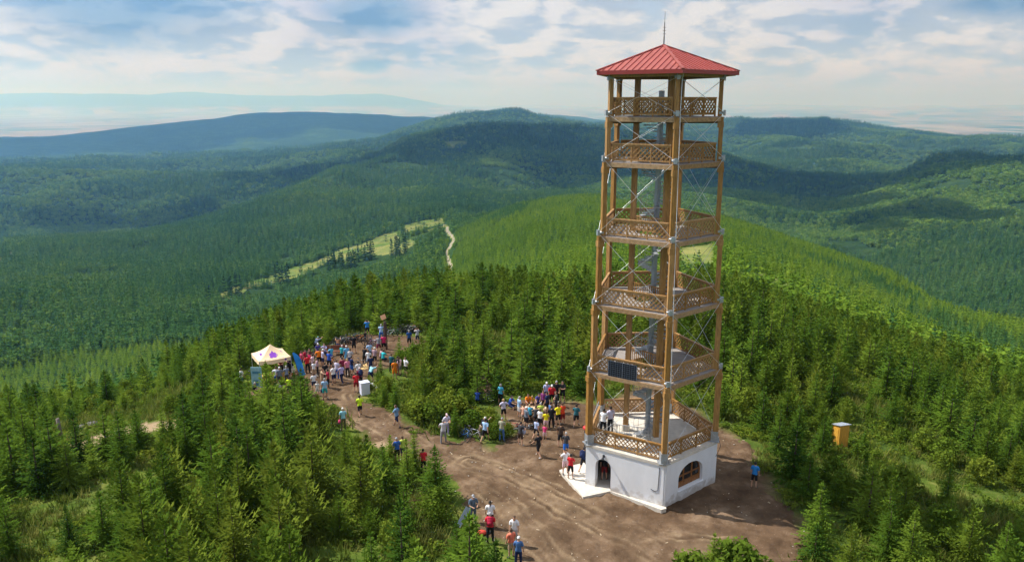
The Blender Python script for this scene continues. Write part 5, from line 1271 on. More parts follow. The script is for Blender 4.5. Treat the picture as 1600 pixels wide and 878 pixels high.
    for s in (-1, 1): pk.tube([c0 + bk * .13 + Vector((s * .1, 0, .16)), c0 + Vector((s * .11, 0, .2)) , c0 - bk * .14 + Vector((s * .12, 0, .06)), c0 + bk * .05 + Vector((s * .15, 0, -.16))], .022, 5)
    out['pack'] = pk.mesh('rucksack', None, True)
    out['hand'] = J['palml'] + off; out['handr'] = J['palmr'] + off
    KIT[pose] = out; return out
CLOTH = {'white': (.78, .78, .80), 'offwhite': (.72, .70, .66), 'cream': (.70, .62, .48), 'slate': (.16, .18, .22), 'slateblue': (.10, .14, .19), 'charcoal': (.055, .055, .062), 'greyblue': (.20, .24, .32), 'black': (.018, .018, .022), 'darkred': (.20, .018, .02), 'navy': (.018, .028, .085),
 'lime': (.62, .85, .03), 'tan': (.48, .34, .22), 'lightgrey': (.48, .48, .50), 'grey': (.24, .24, .26), 'yellowgreen': (.50, .62, .10), 'red': (.58, .025, .035), 'crimson': (.42, .025, .06), 'rose': (.58, .10, .17), 'brown': (.14, .07, .04), 'palepink': (.70, .48, .52), 'pinkgrey': (.45, .30, .34),
 'orange': (.85, .22, .015), 'indigo': (.07, .06, .28), 'lavender': (.36, .34, .56), 'royal': (.03, .09, .42), 'cyan': (.08, .42, .60), 'teal': (.04, .38, .40), 'skyblue': (.14, .42, .68), 'blue': (.04, .13, .45), 'palelilac': (.58, .55, .70), 'lilac': (.42, .38, .62), 'maroon': (.20, .025, .06), 'pink': (.66, .22, .32),
 'paleblue': (.34, .52, .74), 'aqua': (.30, .60, .68), 'purple': (.14, .04, .22), 'turquoise': (.04, .50, .55), 'raspberry': (.62, .03, .12), 'darkteal': (.03, .13, .16), 'azure': (.03, .22, .58), 'deepblue': (.02, .07, .24), 'steelblue': (.16, .28, .44), 'olive': (.12, .12, .05), 'coral': (.78, .20, .12), 'denim': (.07, .15, .34),
 'khaki': (.34, .34, .24), 'amber': (.72, .42, .04), 'plum': (.24, .05, .20), 'peach': (.68, .36, .26), 'bluewhite': (.42, .50, .72), 'yellow': (.82, .72, .02), 'scarlet': (.72, .07, .02), 'darkbrown': (.06, .04, .03), 'cobalt': (.02, .14, .55), 'hotpink': (.75, .08, .22), 'grey2': (.3, .3, .3)}
HAIR = {'brown': (.09, .05, .028), 'dark': (.018, .014, .012), 'darklong': (.018, .014, .012), 'grey': (.36, .35, .34), 'blond': (.42, .29, .13)}
CAPS = {'whitecap': (.74, .74, .74), 'pinkcap': (.66, .50, .50), 'greycap': (.32, .33, .35), 'tealcap': (.08, .36, .38)}
def cmat(c_): return mat('cloth_' + c_, CLOTH[c_], .85, var=.12, scale=7, spec=.15)
def dress(name, me, parent, m):
    if not me.materials: me.materials.append(None)
    o = link(name, me, parent); o.material_slots[0].link = 'OBJECT'; o.material_slots[0].material = m; return o
SHOES = [mat('dark_shoes', (.03, .03, .035), .6), mat('pale_shoes', (.45, .44, .42), .6)]
PR_ = random.Random(5)
def pick_group(lbl):
    for key, g_ in (('table', 'people round the picnic table'), ('tent', 'people by the cream tent'), ('forest edge', 'people at the forest edge')):
        if key in lbl: return g_
    return 'visitors on the summit'
SEATS = []
for (u, v, hd, pose, top, bot, kind, head, lbl, ht, zf, ex) in PEOPLE:
    K = kit(pose); g = at(u, v, zf); z = zf if zf else tz(g.x, g.y); s = ht / 1.74
    lift = 0.
    if pose == 'sit': lift = (-.0 if ex == 'seat' else -.22)
    az = math.degrees(math.atan2(g.x, g.y))
    o = link('person', K['body'], None, (g.x, g.y, z + lift * s), R(hd - az)); o.scale = (s * PR_.uniform(.96, 1.08), s * PR_.uniform(.96, 1.08), s)
    tag(o, lbl, 'person', pick_group(lbl))
    link('eyes_and_mouth', K['face'], o); dress('shirt', K['shirt'], o, cmat(top)); dress(kind, K[kind], o, cmat(bot)); dress('shoes', K['shoes'], o, SHOES[PR_.random() < .4])
    if head in CAPS: dress('cap', K['cap'], o, mat('cap_' + head, CAPS[head], .6, var=.05))
    else: dress('hair', K['long' if head == 'darklong' else 'hair'], o, mat('hair_' + head, HAIR[head], .6, var=.2, scale=30))
    if ex.startswith('pack_'): dress('rucksack', K['pack'], o, cmat({'navy': 'navy', 'wine': 'crimson'}[ex[5:]]))
    hw = o.matrix_basis @ K['hand']
    if ex in ('bag', 'bag_pink'):
        b = MB(); b.ico((0, 0, -.2), .15, 2, (.75, 1, 1.2)); b.tube([(0, -.07, -.06), (0, -.02, .0), (0, .02, 0), (0, .07, -.06)], .012, 5)
        tag(b.build('bag', cmat('navy' if ex == 'bag' else 'hotpink'), None, hw, True), 'navy shoulder bag hanging from the hand of the man in pale blue tee' if ex == 'bag' else 'pink bag hanging from the hand of the hiker in aqua', 'bag')
    if ex == 'paper':
        b = MB(); b.box((0, 0, 0), (.21, .004, .30), Matrix.Rotation(R(-50), 3, 'X')); tag(b.build('paper_sheet', cmat('white'), None, hw + Vector((0, -.02, .03))), 'white sheet of paper held by the cyclist in royal blue', 'paper')
    if ex == 'jacket':
        b = MB(); b.tube([(0, 0, .05), (.02, -.03, -.1), (.05, 0, -.32), (.03, .02, -.5)], [.07, .14, .16, .1], 7); tag(b.build('jacket', cmat('bluewhite'), None, hw, True), 'white jacket carried by the man in charcoal tank top', 'jacket')
# ------------------------------------------------------------------ tent, flag, signpost, tables, bicycles ...
TENT = mat('cream_tent_cloth', (.84, .63, .39), .8, var=.05, scale=2); PURP = mat('purple_print', (.24, .06, .48), .8); PURPL = mat('faint_purple_print', (.42, .26, .44), .8)
A, B = at(407.5, 597), at(456.5, 588); wx = (B - A).length; ex_ = (B - A).normalized(); ey_ = Vector((-ex_.y, ex_.x, 0))
if ey_.y < 0: ey_ = -ey_
tent = thing('party_tent', 'cream pop up tent with a purple flower print on its pyramid roof', 'tent', (A.x, A.y, tz(A.x, A.y)), math.atan2(ex_.y, ex_.x))
W_, E_, V_ = wx, 2.12, .34; APX = Vector((W_ / 2, W_ / 2, 3.45)); TOP = E_ + V_
cs = [Vector((0, 0, 0)), Vector((W_, 0, 0)), Vector((W_, W_, 0)), Vector((0, W_, 0))]
def rf(k, s, t_):       # sagging roof face k: s along the eave, t up the slope
    a, c_ = cs[k], cs[(k + 1) % 4]; p = a.lerp(c_, s); p = Vector((p.x, p.y, TOP)); q = p.lerp(APX, t_)
    return q - Vector((0, 0, .34 * t_ * (1 - t_) * 1.6)) - Vector((0, 0, .06 * math.sin(math.pi * s) * (1 - t_)))
b = MB()
for k in range(4):
    n_ = 10; vs = [rf(k, i / n_, j / n_) for j in range(n_ + 1) for i in range(n_ + 1)]
    b.add(vs, [(j * 11 + i, j * 11 + i + 1, (j + 1) * 11 + i + 1, (j + 1) * 11 + i) for j in range(n_) for i in range(n_)])
canopy = b.build('canopy', TENT, tent, smooth=True)
b = MB()
for k in range(4):
    n_ = 10; vs = [rf(k, i / n_, 0) - Vector((0, 0, dz + (.03 * math.sin(i * 1.9) if dz else 0))) for dz in (0, V_) for i in range(n_ + 1)]; b.add(vs, [(i, i + 1, 12 + i, 11 + i) for i in range(n_)])
b.build('valance', TENT, tent)
for c_ in cs:
    b = MB(); b.beam((c_.x, c_.y, 0), (c_.x, c_.y, TOP), .045, .045); b.build('leg', STEEL, tent)
def patch(k, poly, lift=.012):
    b = MB(); vs = [rf(k, s, t_) for s, t_ in poly]; nrm = (rf(k, .6, .4) - rf(k, .4, .4)).cross(rf(k, .5, .5) - rf(k, .5, .3)).normalized()
    c_ = sum(vs, Vector()) / len(vs); n_ = len(vs); b.add([p + nrm * lift for p in vs] + [c_ + nrm * lift], [(i, (i + 1) % n_, n_) for i in range(n_)]); return b
def petal(cx_, cy_, ang, L, w_):
    return [(cx_ + (L * .5 + L * .5 * math.cos(t_)) * math.cos(ang) - w_ * math.sin(t_) * math.sin(ang), cy_ + ((L * .5 + L * .5 * math.cos(t_)) * math.sin(ang) + w_ * math.sin(t_) * math.cos(ang)) * 1.25) for t_ in [q * math.pi / 6 for q in range(12)]]
fl = MB()
for q in range(5):
    p_ = patch(0, petal(.47, .40, R(90 + 72 * q), .20, .085), .014); fl.add(p_.v, p_.f)
fl.build('flower_print', PURP, canopy)
fl = MB()
for q in range(5):
    p_ = patch(0, petal(.60, .40, R(60 + 72 * q), .13, .058), .012); fl.add(p_.v, p_.f)
for q in range(14):
    s = .16 + q * .049
    if q in (4, 9): continue
    p_ = patch(0, [(s, .075), (s + .026, .075), (s + .026, .115), (s, .115)], .012); fl.add(p_.v, p_.f)
fl.build('roof_lettering', PURPL, canopy)
fl = MB()
for k, s0 in ((1, .30), (3, .35)):
    for q in range(5):
        s = s0 + q * .07; p_ = patch(k, [(s, .30), (s + .05, .30), (s + .05, .42), (s, .42)], .012); fl.add(p_.v, p_.f)
for q in range(5):
    p_ = petal(W_ * .83, 0, R(90 + 72 * q), .10, .05); fl.add([(s_, -.012, E_ + .17 + (t_) * .8) for s_, t_ in p_], [tuple(range(12))])
fl.build('side_lettering', PURP, canopy)
b = MB(); b.box((W_ / 2, .55, .47), (W_ * .86, .6, .94)); b.box((W_ / 2, .55, .96), (W_ * .92, .7, .05)); cnt = b.build('counter', mat('yellow_counter', (.55, .38, .08), .7, var=.1), tent)
b = MB(); b.add([(W_, .1, .0), (W_, W_, 0), (W_, W_, TOP), (W_, .1, TOP)], [(0, 1, 2, 3)]); 
# poster panel beside the tent
p0 = at(402, 602); pn = thing('poster_panel', 'pale blue standing poster panel beside the cream tent', 'poster panel', (p0.x, p0.y, tz(p0.x, p0.y)), R(-6))
b = MB(); b.box((0, 0, 1.25), (.95, .04, 1.9)); pb = b.build('board', mat('poster_blue', (.36, .56, .60), .6, col2=(.16, .34, .42), scale=1.7), pn)
b = MB(); b.box((0, -.024, 1.72), (.7, .01, .22)); b.box((-.1, -.024, .8), (.45, .01, .5)); b.build('poster_print', mat('poster_dark', (.08, .24, .34), .6, var=.4, scale=6), pb)
b = MB()
for sx in (-.42, .42): b.beam((sx, 0, .3), (sx, 0, 0), .04, .04); b.beam((sx, -.3, .02), (sx, .3, .02), .05, .03)
b.build('feet', STEEL, pn)
# feather flag
p0 = at(468.5, 592); ff = thing('feather_flag', 'tall blue feather flag leaning beside the cream tent', 'flag', (p0.x, p0.y, tz(p0.x, p0.y)))
b = MB(); pole = [Vector((.05 - .58 * t_ ** 1.15, .02, .05 + 2.55 * t_)) for t_ in [q / 10 for q in range(11)]]; b.tube(pole, .016, 6); b.build('pole', DARK, ff)
b = MB(); n_ = 20; L_, R_ = [], []
for q in range(n_ + 1):
    t_ = .10 + .90 * q / n_; c_ = Vector((.05 - .58 * t_ ** 1.15, .02, .05 + 2.55 * t_)); wd_ = .56 * min(1, (q + .9) / 3.) * (1 - max(0, (q - 15) / 5) ** 2 * .8)
    yy = .05 * math.sin(q * .7); L_.append(c_); R_.append(c_ + Vector((wd_, yy, .06)))
b.add(L_ + R_, [(i, i + 1, n_ + 2 + i, n_ + 1 + i) for i in range(n_)]); b.add([p + Vector((0, .012, 0)) for p in L_ + R_], [(n_ + 1 + i, n_ + 2 + i, i + 1, i) for i in range(n_)])
b.build('banner', mat('flag_blue', (.03, .26, .72), .7, var=.1, scale=2), ff)
b = MB(); b.box((.05, 0, .03), (.45, .45, .06)); b.build('base', DARK, ff)
# trail signpost with a square board set on its corner
p0 = at(603, 546); sg = thing('trail_signpost', 'dark wooden signpost with a tilted square brown board on top', 'signpost', (p0.x, p0.y, tz(p0.x, p0.y)))
OLDW = mat('old_dark_timber', (.085, .055, .04), .85, var=.4, scale=5, stretch=(3, 3, .4), bump=.4)
b = MB(); b.tube([(0, 0, -.3), (0, 0, 1.4), (.0, 0, 2.85)], [.19, .17, .15], 9); b.build('post', OLDW, sg)
b = MB(); b.tube([(0, 0, 2.8), (-.08, 0, 3.35)], .05, 6); b.build('board_stem', OLDW, sg)
b = MB(); b.box((-.12, -.10, 3.36), (.5, .05, .46), Matrix.Rotation(R(-24), 3, 'Y') @ Matrix.Rotation(R(-20), 3, 'X')); b.build('sign_board', mat('sign_brown', (.50, .27, .15), .7, var=.15, scale=4), sg)
# old stump post in the grass
p0 = at(86, 615); po = MB(); po.tube([(0, 0, -.3), (-.04, 0, .8), (-.10, 0, 1.72)], [.16, .15, .14], 9); tag(po.build('fence_post', mat('grey_weathered_wood', (.19, .165, .14), .9, var=.4, scale=6, stretch=(3, 3, .4)), None, (p0.x, p0.y, tz(p0.x, p0.y)), True), 'thick grey weathered post leaning in the tall grass', 'post')
def rock(name, u, v, r_, seed, label, m, sq=.6):
    b = MB(); b.ico((0, 0, r_ * .25), r_, 2, (1.25, .9, sq)); rr = random.Random(seed); ph = [rr.uniform(0, 6) for _ in range(3)]
    b.v = [tuple(Vector(p) * (1 + .16 * math.sin(p[0] * 5 / r_ * .6 + ph[0]) + .13 * math.sin(p[1] * 4 / r_ * .7 + ph[1]) + .1 * math.sin(p[2] * 6 / r_ + ph[2]))) for p in b.v]
    p0 = at(u, v); return tag(b.build(name, m, None, (p0.x, p0.y, tz(p0.x, p0.y))), label, 'rock')
RK = mat('grey_rock', (.13, .125, .115), .9, var=.4, scale=4, bump=.6)
rock('boulder', 116, 598, .34, 1, 'grey boulder in the tall grass, the one closer to the old post', RK); rock('boulder', 134, 595, .4, 2, 'larger pale grey boulder in the tall grass beyond the old post', RK)
# white box with a dark opening by the track
p0 = at(570, 615); wb = thing('white_booth', 'white waist high box with a dark opening by the track shrubs', 'box', (p0.x, p0.y, tz(p0.x, p0.y)), R(28))
WPL = mat('white_plastic', (.66, .68, .80), .5, var=.05)
b = MB(); b.box((0, 0, .55), (.72, .62, 1.05)); bx_ = b.build('case', WPL, wb); b = MB(); b.box((0, 0, 1.08), (.78, .68, .03)); b.build('lid', WPL, wb); b = MB(); b.box((.365, .08, .8), (.012, .34, .3)); b.build('opening', DARK, bx_)
for q, (u, v, r_, sx, lb) in enumerate(((581, 604, .22, 1.2, 'crumpled white plastic sack behind the white box'), (590, 606, .18, 1., 'small white plastic sack deeper in the shrubs past the white box'))):
    b = MB(); b.ico((0, 0, r_ * .6), r_, 3, (sx, .9, .8)); b.v = [tuple(Vector(p) * (1 + .08 * math.sin(p[0] * 23 + q) + .07 * math.sin(p[1] * 27) + .06 * math.sin(p[2] * 31))) for p in b.v]
    p0 = at(u, v); tag(b.build('plastic_sack', mat('white_sack', (.74, .75, .78), .4), None, (p0.x, p0.y, tz(p0.x, p0.y)), True), lb, 'sack')
# yellow blanket, pink parasol, red bag, leaning board
b = MB(); n_ = 10; vs = [(i * .14, j * .11, .03 + .09 * abs(math.sin(i * 1.3 + j * .9)) + .35 * max(0, 1 - abs(i - 5) / 4) * (j / 10)) for j in range(n_) for i in range(n_)]; b.add(vs, [(j * n_ + i, j * n_ + i + 1, (j + 1) * n_ + i + 1, (j + 1) * n_ + i) for j in range(9) for i in range(9)])
p0 = at(560, 578); tag(b.build('blanket', mat('tan_cloth', (.55, .38, .16), .9, var=.2), None, (p0.x, p0.y, tz(p0.x, p0.y)), True), 'crumpled yellow tan blanket draped beside a bicycle', 'blanket')
p0 = at(384, 618); pr = thing('parasol', 'pink folding parasol lying open on the ground below the tent', 'parasol', (p0.x, p0.y, tz(p0.x, p0.y)), R(20))
b = MB(); n_ = 16; vs = [(0, -.1, .78)] + [(.78 * math.cos(2 * math.pi * q / n_), -.1 + .62 * math.sin(2 * math.pi * q / n_) * .55, .42 + .30 * math.sin(2 * math.pi * q / n_) - (.04 if q % 2 else 0)) for q in range(n_)]; b.add(vs, [(0, 1 + q, 1 + (q + 1) % n_) for q in range(n_)]); b.build('parasol_cover', mat('parasol_pink', (.66, .26, .30), .8, var=.25, scale=5), pr)
b = MB(); b.tube([(0, -.1, .78), (.05, .55, .05)], .015, 6); b.build('stick', STEEL, pr)
p0 = at(752, 829); b = MB(); b.ico((0, 0, .14), .2, 3, (1.6, .9, .75)); rb_ = tag(b.build('duffel_bag', mat('red_bag', (.62, .07, .04), .6, var=.3, scale=6), None, (p0.x, p0.y, tz(p0.x, p0.y)), True), 'red duffel bag lying on the grass behind the man in red', 'bag')
b = MB(); b.ico((.38, .05, .12), .17, 2, (1.2, .9, .8)); b.build('dark_flap', DARK, rb_)
p0 = at(724, 817); b = MB(); b.box((0, 0, .62), (.30, .02, 1.2), Matrix.Rotation(R(32), 3, 'Y') @ Matrix.Rotation(R(-25), 3, 'X')); tag(b.build('leaning_board', mat('clear_sheet', (.30, .37, .42), .25, var=.1), None, (p0.x, p0.y, tz(p0.x, p0.y))), 'pale glassy sheet leaning on the grass beside the slate blue worker', 'sheet')
# brown bench in the crowd
p0 = at(527, 553); be = thing('bench', 'brown wooden bench in the grass in front of the parked bicycles', 'bench', (p0.x, p0.y, tz(p0.x, p0.y)), R(6)); BRW = mat('bench_wood', (.20, .075, .045), .7, var=.3, scale=6)
b = MB(); b.box((0, 0, .45), (2.0, .42, .06)); b.build('seat', BRW, be); b = MB(); b.box((0, .22, .78), (2.0, .05, .42)); b.build('backrest', BRW, be)
for sx in (-.8, .8): b = MB(); b.box((sx, .03, .21), (.09, .4, .42)); b.box((sx, .24, .5), (.08, .06, .95)); b.build('leg', BRW, be)
# picnic table
p0 = at(834, 651); pt = thing('picnic_table', 'light wooden picnic table with benches, people sitting round it', 'picnic table', (p0.x, p0.y, tz(p0.x, p0.y)), R(-4)); LW = mat('light_table_wood', (.58, .40, .24), .65, var=.25, scale=5, stretch=(.5, 6, 1))
b = MB(); b.box((0, 0, .75), (1.9, .8, .05)); b.build('tabletop', LW, pt)
for sy in (-.72, .72): b = MB(); b.box((0, sy, .44), (1.9, .28, .05)); b.build('bench_seat', LW, pt)
for sx in (-.75, .75):
    b = MB(); b.beam((sx, -.75, 0), (sx, -.2, .73), .07, .09); b.beam((sx, .75, 0), (sx, .2, .73), .07, .09); b.beam((sx, -.8, .40), (sx, .8, .40), .06, .08); b.build('leg_frame', LW, pt)
# wooden outhouse
p0 = at(1312, 687); oh = thing('wooden_outhouse', 'small orange brown timber hut with grey sheet metal roof among the spruces', 'outhouse', (p0.x, p0.y, tz(p0.x, p0.y)), R(16)); HW = mat('fresh_orange_timber', (.66, .35, .05), .6, var=.4, scale=7, stretch=(7, 7, .25))
b = MB(); b.add([(x_, y_, z_) for x_, y_ in ((-.62, -.62), (.62, -.62), (.62, .62), (-.62, .62)) for z_ in (-.3, 2.12 + (.16 if y_ < 0 else -.05))], [(0, 2, 3, 1), (2, 4, 5, 3), (4, 6, 7, 5), (6, 0, 1, 7)])
for q in range(9):
    for a_, c_ in (((-.62 + .155 * q, -.628), 0), ((-.62 + .155 * q, .628), 0), ((.628, -.62 + .155 * q), 1), ((-.628, -.62 + .155 * q), 1)): b.beam((*a_, -.2), (*a_, 2.06), .03, .014, up=(0, 1, 0) if not c_ else (1, 0, 0))
hut = b.build('wall', HW, oh); b = MB(); b.beam((0, -.80, 2.36), (0, .80, 2.06), 1.5, .045, up=(0, 0, 1)); oh.scale = (.62, .62, .84); rr_ = b.build('roof', mat('pale_sheet_metal', (.50, .54, .60), .35, metal=.5, var=.12, scale=3), oh)
b = MB()
for q in range(8): b.beam((-.7 + .2 * q, -.80, 2.388), (-.7 + .2 * q, .80, 2.088), .03, .02)
b.build('roof_ribs', mat('pale_sheet_metal', (.5, .54, .6)), rr_)
b = MB(); b.box((-.64, 0, .98), (.03, .82, 1.9)); dr = b.build('door', HW, oh); b = MB(); b.box((-.67, .3, 1.0), (.03, .04, .16)); b.build('handle', DARK, dr)
# dark pole with red cap by the tower's far corner
p0 = at(914, 722); rp = thing('capped_pole', 'dark pole with a red cap at the tower\'s white corner', 'pole', (p0.x, p0.y, 0)); b = MB(); b.tube([(0, 0, -.2), (0, 0, 2.4)], .09, 8); b.build('pole', DARK, rp); b = MB(); b.ico((0, 0, 2.5), .19, 2, (1.1, 1.1, .8)); b.build('cap', mat('red_cap', (.60, .03, .03), .5), rp)
# brush piles
def brush(u, v, n_, rad, hgt, seed, label, cat='brushwood'):
    rr = random.Random(seed); b = MB(); p0 = at(u, v)
    for q in range(n_):
        a, r_ = rr.random() * 6.28, rad * rr.random() ** .6; p = Vector((math.cos(a) * r_, math.sin(a) * r_, hgt * rr.random() * (1 - r_ / rad * .7))); d = Vector((rr.uniform(-1, 1), rr.uniform(-1, 1), rr.uniform(-.3, .6))).normalized() * rr.uniform(.3, .7)
        b.tube([p - d, p + Vector((0, 0, .05)), p + d], [.02, .018, .008], 4, False)
    tag(b.build('brushwood_heap', mat('dead_twigs', (.20, .12, .075), .9, var=.5, scale=8), None, (p0.x, p0.y, tz(p0.x, p0.y))), label, cat)
brush(715, 648, 150, 1.5, 1.1, 3, 'brown heap of dead brushwood on the bank among the shrubs'); brush(756, 612, 70, .9, 1.5, 4, 'bare dead twigs standing behind a bicycle in the bushes'); brush(667, 778, 60, 1.1, .5, 5, 'dead branches lying below the tall sapling beside the track')
# ------------------------------------------------------------------ bicycles
RUB = mat('tyre_rubber', (.02, .02, .022), .8); RIM = mat('rim_alloy', (.50, .52, .54), .35, metal=.6); RIMD = mat('rim_black', (.03, .03, .033), .4)
def torus(b, c_, R_, r_, n=28, m_=6):
    vs = [(c_[0] + (R_ + r_ * math.cos(2 * math.pi * j / m_)) * math.cos(2 * math.pi * i / n), c_[1] + r_ * math.sin(2 * math.pi * j / m_), c_[2] + (R_ + r_ * math.cos(2 * math.pi * j / m_)) * math.sin(2 * math.pi * i / n)) for i in range(n) for j in range(m_)]
    b.add(vs, [(i * m_ + j, ((i + 1) % n) * m_ + j, ((i + 1) % n) * m_ + (j + 1) % m_, i * m_ + (j + 1) % m_) for i in range(n) for j in range(m_)])
b = MB(); torus(b, (0, 0, 0), .335, .027); TYRE = b.mesh('tyre', RUB, True)
b = MB(); torus(b, (0, 0, 0), .305, .012, 28, 4)
for q in range(14): b.tube([(.03 * math.cos(q), .02 * (-1) ** q, .03 * math.sin(q)), (.30 * math.cos(2 * math.pi * q / 14), 0, .30 * math.sin(2 * math.pi * q / 14))], .0035, 3, False)
b.tube([(0, -.05, 0), (0, .05, 0)], .022, 7); RIMM = b.mesh('rim', None, True)
bb, hd_t, hd_b, st_t, ra, fa = Vector((-.06, 0, .32)), Vector((.40, 0, .86)), Vector((.44, 0, .72)), Vector((-.22, 0, .82)), Vector((-.48, 0, .36)), Vector((.60, 0, .36))
b = MB()
for p, q, r_ in ((bb, hd_b, .024), (st_t, hd_t - Vector((0, 0, .05)), .018), (bb, st_t, .018), (hd_b, hd_t, .022)): b.tube([p, q], r_, 7)
for s in (-.05, .05):
    b.tube([bb + Vector((0, s * .6, 0)), ra + Vector((0, s, 0))], .011, 5); b.tube([st_t - Vector((-.03, 0, .1)), ra + Vector((0, s, 0))], .010, 5); b.tube([hd_b + Vector((0, s, 0)), fa + Vector((0, s, 0))], .016, 6)
FRAME = b.mesh('frame', None, True)
b = MB(); b.tube([hd_t, hd_t + Vector((.03, 0, .07))], .016, 6); c_ = hd_t + Vector((.05, 0, .09)); b.tube([c_ + Vector((-.05, -.33, .02)), c_ + Vector((0, -.1, 0)), c_, c_ + Vector((0, .1, 0)), c_ + Vector((-.05, .33, .02))], .014, 6)
for s in (-1, 1): b.tube([c_ + Vector((-.05, s * .22, .02)), c_ + Vector((-.06, s * .34, .02))], .02, 6)
BAR = b.mesh('handlebar', DARK, True)
b = MB(); b.tube([st_t, st_t + Vector((-.05, 0, .16))], .014, 6); b.ico(st_t + Vector((-.08, 0, .18)), .12, 2, (1.1, .55, .22)); SADD = b.mesh('saddle', DARK, True)
b = MB(); b.tube([bb + Vector((0, -.05, 0)), bb + Vector((0, .05, 0))], .03, 8); torus(b, (bb.x, .05, bb.z), .085, .006, 20, 4)
for s in (-1, 1): b.tube([bb + Vector((0, s * .07, 0)), bb + Vector((s * .12, s * .08, -.12))], .011, 5); b.box(bb + Vector((s * .12, s * .13, -.12)), (.09, .09, .02))
CRANK = b.mesh('cranks', RIMD, True)
BCOL = {'black': (.02, .02, .024), 'blue': (.02, .12, .34), 'silver': (.55, .57, .60), 'red': (.45, .03, .03), 'white': (.7, .7, .72), 'grey': (.14, .15, .17), 'green': (.05, .22, .08), 'orange': (.6, .2, .03), 'violet': (.3, .12, .35)}
def bike(u, v, hd_, col, lean, label, rimlight=False):
    p0 = at(u, v); az = math.degrees(math.atan2(p0.x, p0.y))
    o = thing('bicycle', label, 'bicycle', (p0.x, p0.y, tz(p0.x, p0.y)), 0, 'bicycles parked on the summit'); o.rotation_mode = 'XYZ'; o.rotation_euler = (R(lean), 0, R(hd_ - az))
    if abs(lean) > 60: o.location.z += .08
    m = mat('bike_paint_' + col, BCOL[col], .3, spec=.5)
    dress('frame', FRAME, o, m); link('handlebar', BAR, o); link('saddle', SADD, o); link('cranks', CRANK, o)
    for ax in (ra, fa):
        wl = link('wheel', TYRE, o, ax); dress('rim', RIMM, wl, RIM if rimlight else RIMD)
bike(721, 684, -62, 'blue', -30, 'blue mountain bike tipped over on the bank next to the brushwood'); bike(741, 683, -35, 'silver', 9, 'silver mountain bike with pale rims held by two cyclists', True); bike(756, 627, 12, 'grey', 10, 'grey bicycle propped in the bushes behind the sitter in royal blue', True)
bike(823, 662, 5, 'black', 80, 'black bicycle lying on the earth in front of the picnic table'); bike(812, 666, 30, 'grey', 78, 'grey bicycle lying on the earth next to the slate grey cyclist', True); bike(803, 673, -25, 'red', 12, 'red bicycle standing beside the man in charcoal tank top'); bike(548, 585, 30, 'white', 8, 'white bicycle held by the person in navy near the blond in pink', True); bike(566, 575, -20, 'grey', 7, 'grey bicycle held by the man in black in the crowd', True); bike(516, 573, 60, 'orange', 9, 'orange bicycle behind the cyclist in royal blue', True)
bike(497, 541, 20, 'green', 6, 'green bicycle under the cyclist bending with teal helmet'); bike(395, 572, -10, 'black', 12, 'black bicycle standing outside the tent\'s shaded end'); bike(482, 553, 15, 'grey', 14, 'grey bicycle beyond the red shirts beside the blue flag', True); bike(488, 556, -30, 'red', 16, 'red bicycle leaning in the grass beside the grey one near the flag')
for q, (u, v, h_, c_, ln, lb) in enumerate([
 (526,536,10,'black',14,'black bicycle at the tent end of the long bicycle row'),(531,534,-15,'blue',16,'blue bicycle second in the long row by the trees'),(535,536,25,'grey',12,'grey bicycle with a light saddlebag in the long row'),(539,533,-5,'white',15,'white bicycle wedged between darker ones in the long row'),(543,535,15,'black',-14,'black bicycle tilted backwards in the long row'),(547,532,-25,'red',14,'red bicycle in the long row behind the man in black'),(551,530,5,'grey',13,'dark grey bicycle behind the man in black shirt'),(556,531,20,'blue',-12,'blue bicycle tilted backwards past the man in black'),(561,530,-10,'orange',15,'orange bicycle near the forest edge end of the long row'),(566,529,10,'black',12,'black bicycle at the forest edge end of the long row'),
 (577,539,-30,'black',14,'black bicycle beside the small child in black'),(582,540,10,'violet',18,'violet bicycle in the trio below the man in azure'),(587,541,-40,'silver',16,'silver bicycle in the trio closest to the signpost'),
 (609,524,10,'silver',18,'silver bicycle just past the signpost'),(616,523,-12,'green',16,'green bicycle past the signpost on the tan ground'),
 (630,519,8,'black',15,'black bicycle where the far bicycle row begins'),(636,518,-20,'grey',14,'grey bicycle in the far row above the tan ground'),(642,518,15,'white',17,'white bicycle in the far row above the tan ground'),(648,517,-8,'red',14,'red bicycle in the far row above the tan ground'),(654,516,10,'black',-15,'black bicycle tilted backwards in the far row'),(662,514,0,'blue',12,'blue bicycle in the far row near the trees'),(669,513,-15,'grey',14,'grey bicycle ending the far row at the trees')]):
    bike(u, v, h_, c_, ln, lb, q % 3 == 0)
# ------------------------------------------------------------------ grass and wood chips
GR = leaf_mat('tall_grass', (.07, .115, .016), (.13, .175, .028), (.26, .25, .07), .4, .5)
def tuft(seed, n_, h, sp, w_=.035):
    r = np.random.default_rng(seed); T = []
    for q in range(n_):
        a = r.random() * 6.28; p = np.array([r.normal() * sp, r.normal() * sp, 0]); hh = h * r.uniform(.5, 1.2); d = np.array([math.cos(a), math.sin(a), 0]); s_ = np.array([-d[1], d[0], 0]) * w_
        T.append((p - s_, p + s_, p + d * hh * r.uniform(.2, .7) + np.array([0, 0, hh])))
    return np.array(T)
TUF = [tri_mesh('grass_tuft', tuft(900 + k, 26, .42 + .12 * k, .22), GR) for k in range(3)] + [tri_mesh('herb_tuft', leafy(950 + k, .45, .9, 9, 14, .06), M_LEAF) for k in range(2)]
x, y = sample(30, 95, .62); z = terr(x, y); k = framed(x, y, z, .5, 5); x, y, z = x[k], y[k], z[k]
dd_ = np.full(len(x), -9.)
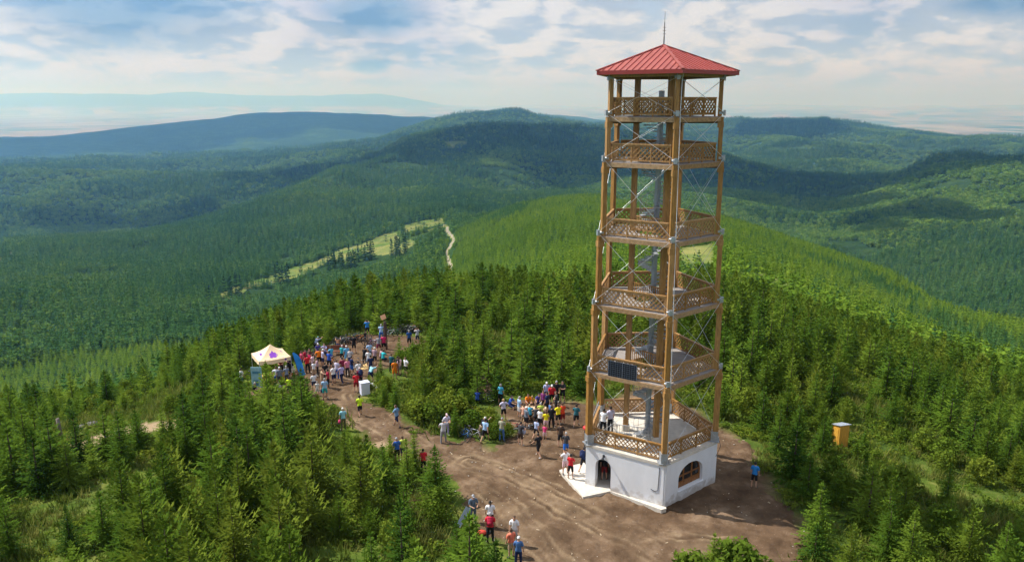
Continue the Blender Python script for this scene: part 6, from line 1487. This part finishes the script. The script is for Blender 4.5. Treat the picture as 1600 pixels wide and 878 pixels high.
for poly in (DIRT, SIDEPATH):
    s = dist_poly(x, y, poly); dd_ = np.maximum(dd_, np.where(in_poly(x, y, poly), s, -s))
near_things = np.array([(o.location.x, o.location.y) for o in COL.objects if o.parent is None and o.get('category') in ('bicycle', 'person', 'box', 'sack', 'bag', 'rock')])
nt_d = np.min(np.hypot(x[:, None] - near_things[None, :, 0], y[:, None] - near_things[None, :, 1] + .5), 1)
k = (nt_d > 1.15) & (dd_ + 2.2 * fbm(x / 2.4, y / 2.4, 3) < -.1) & (np.hypot(x - 8.77, y - 46.3) > 5.5); x, y, z = x[k], y[k], z[k]
sc = rg.uniform(.6, 1.35, len(x)) * (1 + .7 * fbm(x / 5., y / 5., 2)); hb = (fbm(x / 4. + 3, y / 4., 3) + rg.normal(0, .2, len(x))) > .22
scatter('grass', np.stack([x, y, z], 1), rg.uniform(0, 6.28, len(x)), np.stack([sc * 1.2, sc * 1.2, sc], 1), np.where(hb, 3 + rg.integers(0, 2, len(x)), rg.integers(0, 3, len(x))), TUF, 'rough green grass and herbs growing round the bare earth', 'grass')
CH = [mat('pale_wood_chip', (.42, .33, .22), .8), mat('grey_stone_chip', (.36, .32, .27), .9)]
chips = []
for k in range(4):
    b = MB(); rr = random.Random(k); b.box((0, 0, .02), (rr.uniform(.08, .22), rr.uniform(.03, .09), .035), Matrix.Rotation(rr.uniform(-.2, .2), 3, 'Y')) if k < 2 else b.ico((0, 0, .02), .055, 1, (1.3, 1, .6)); chips.append(b.mesh('chip', CH[k // 2]))
x, y = sample(36, 62, .8, -12, 24); k = in_poly(x, y, DIRT) & (fbm(x / 3., y / 3., 3) + rg.normal(0, .2, len(x)) > .02) & (np.hypot(x - 8.77, y - 46.3) > 4.7); x, y = x[k], y[k]; z = terr(x, y); sc = rg.uniform(.3, 1.0, len(x)) ** 2
scatter('wood_chip_litter', np.stack([x, y, z + .07], 1), rg.uniform(0, 6.28, len(x)), np.stack([sc, sc, sc], 1), rg.integers(0, 4, len(x)), chips, 'pale wood chips and stones littering the brown earth', 'litter')
print('tufts', len(sc))
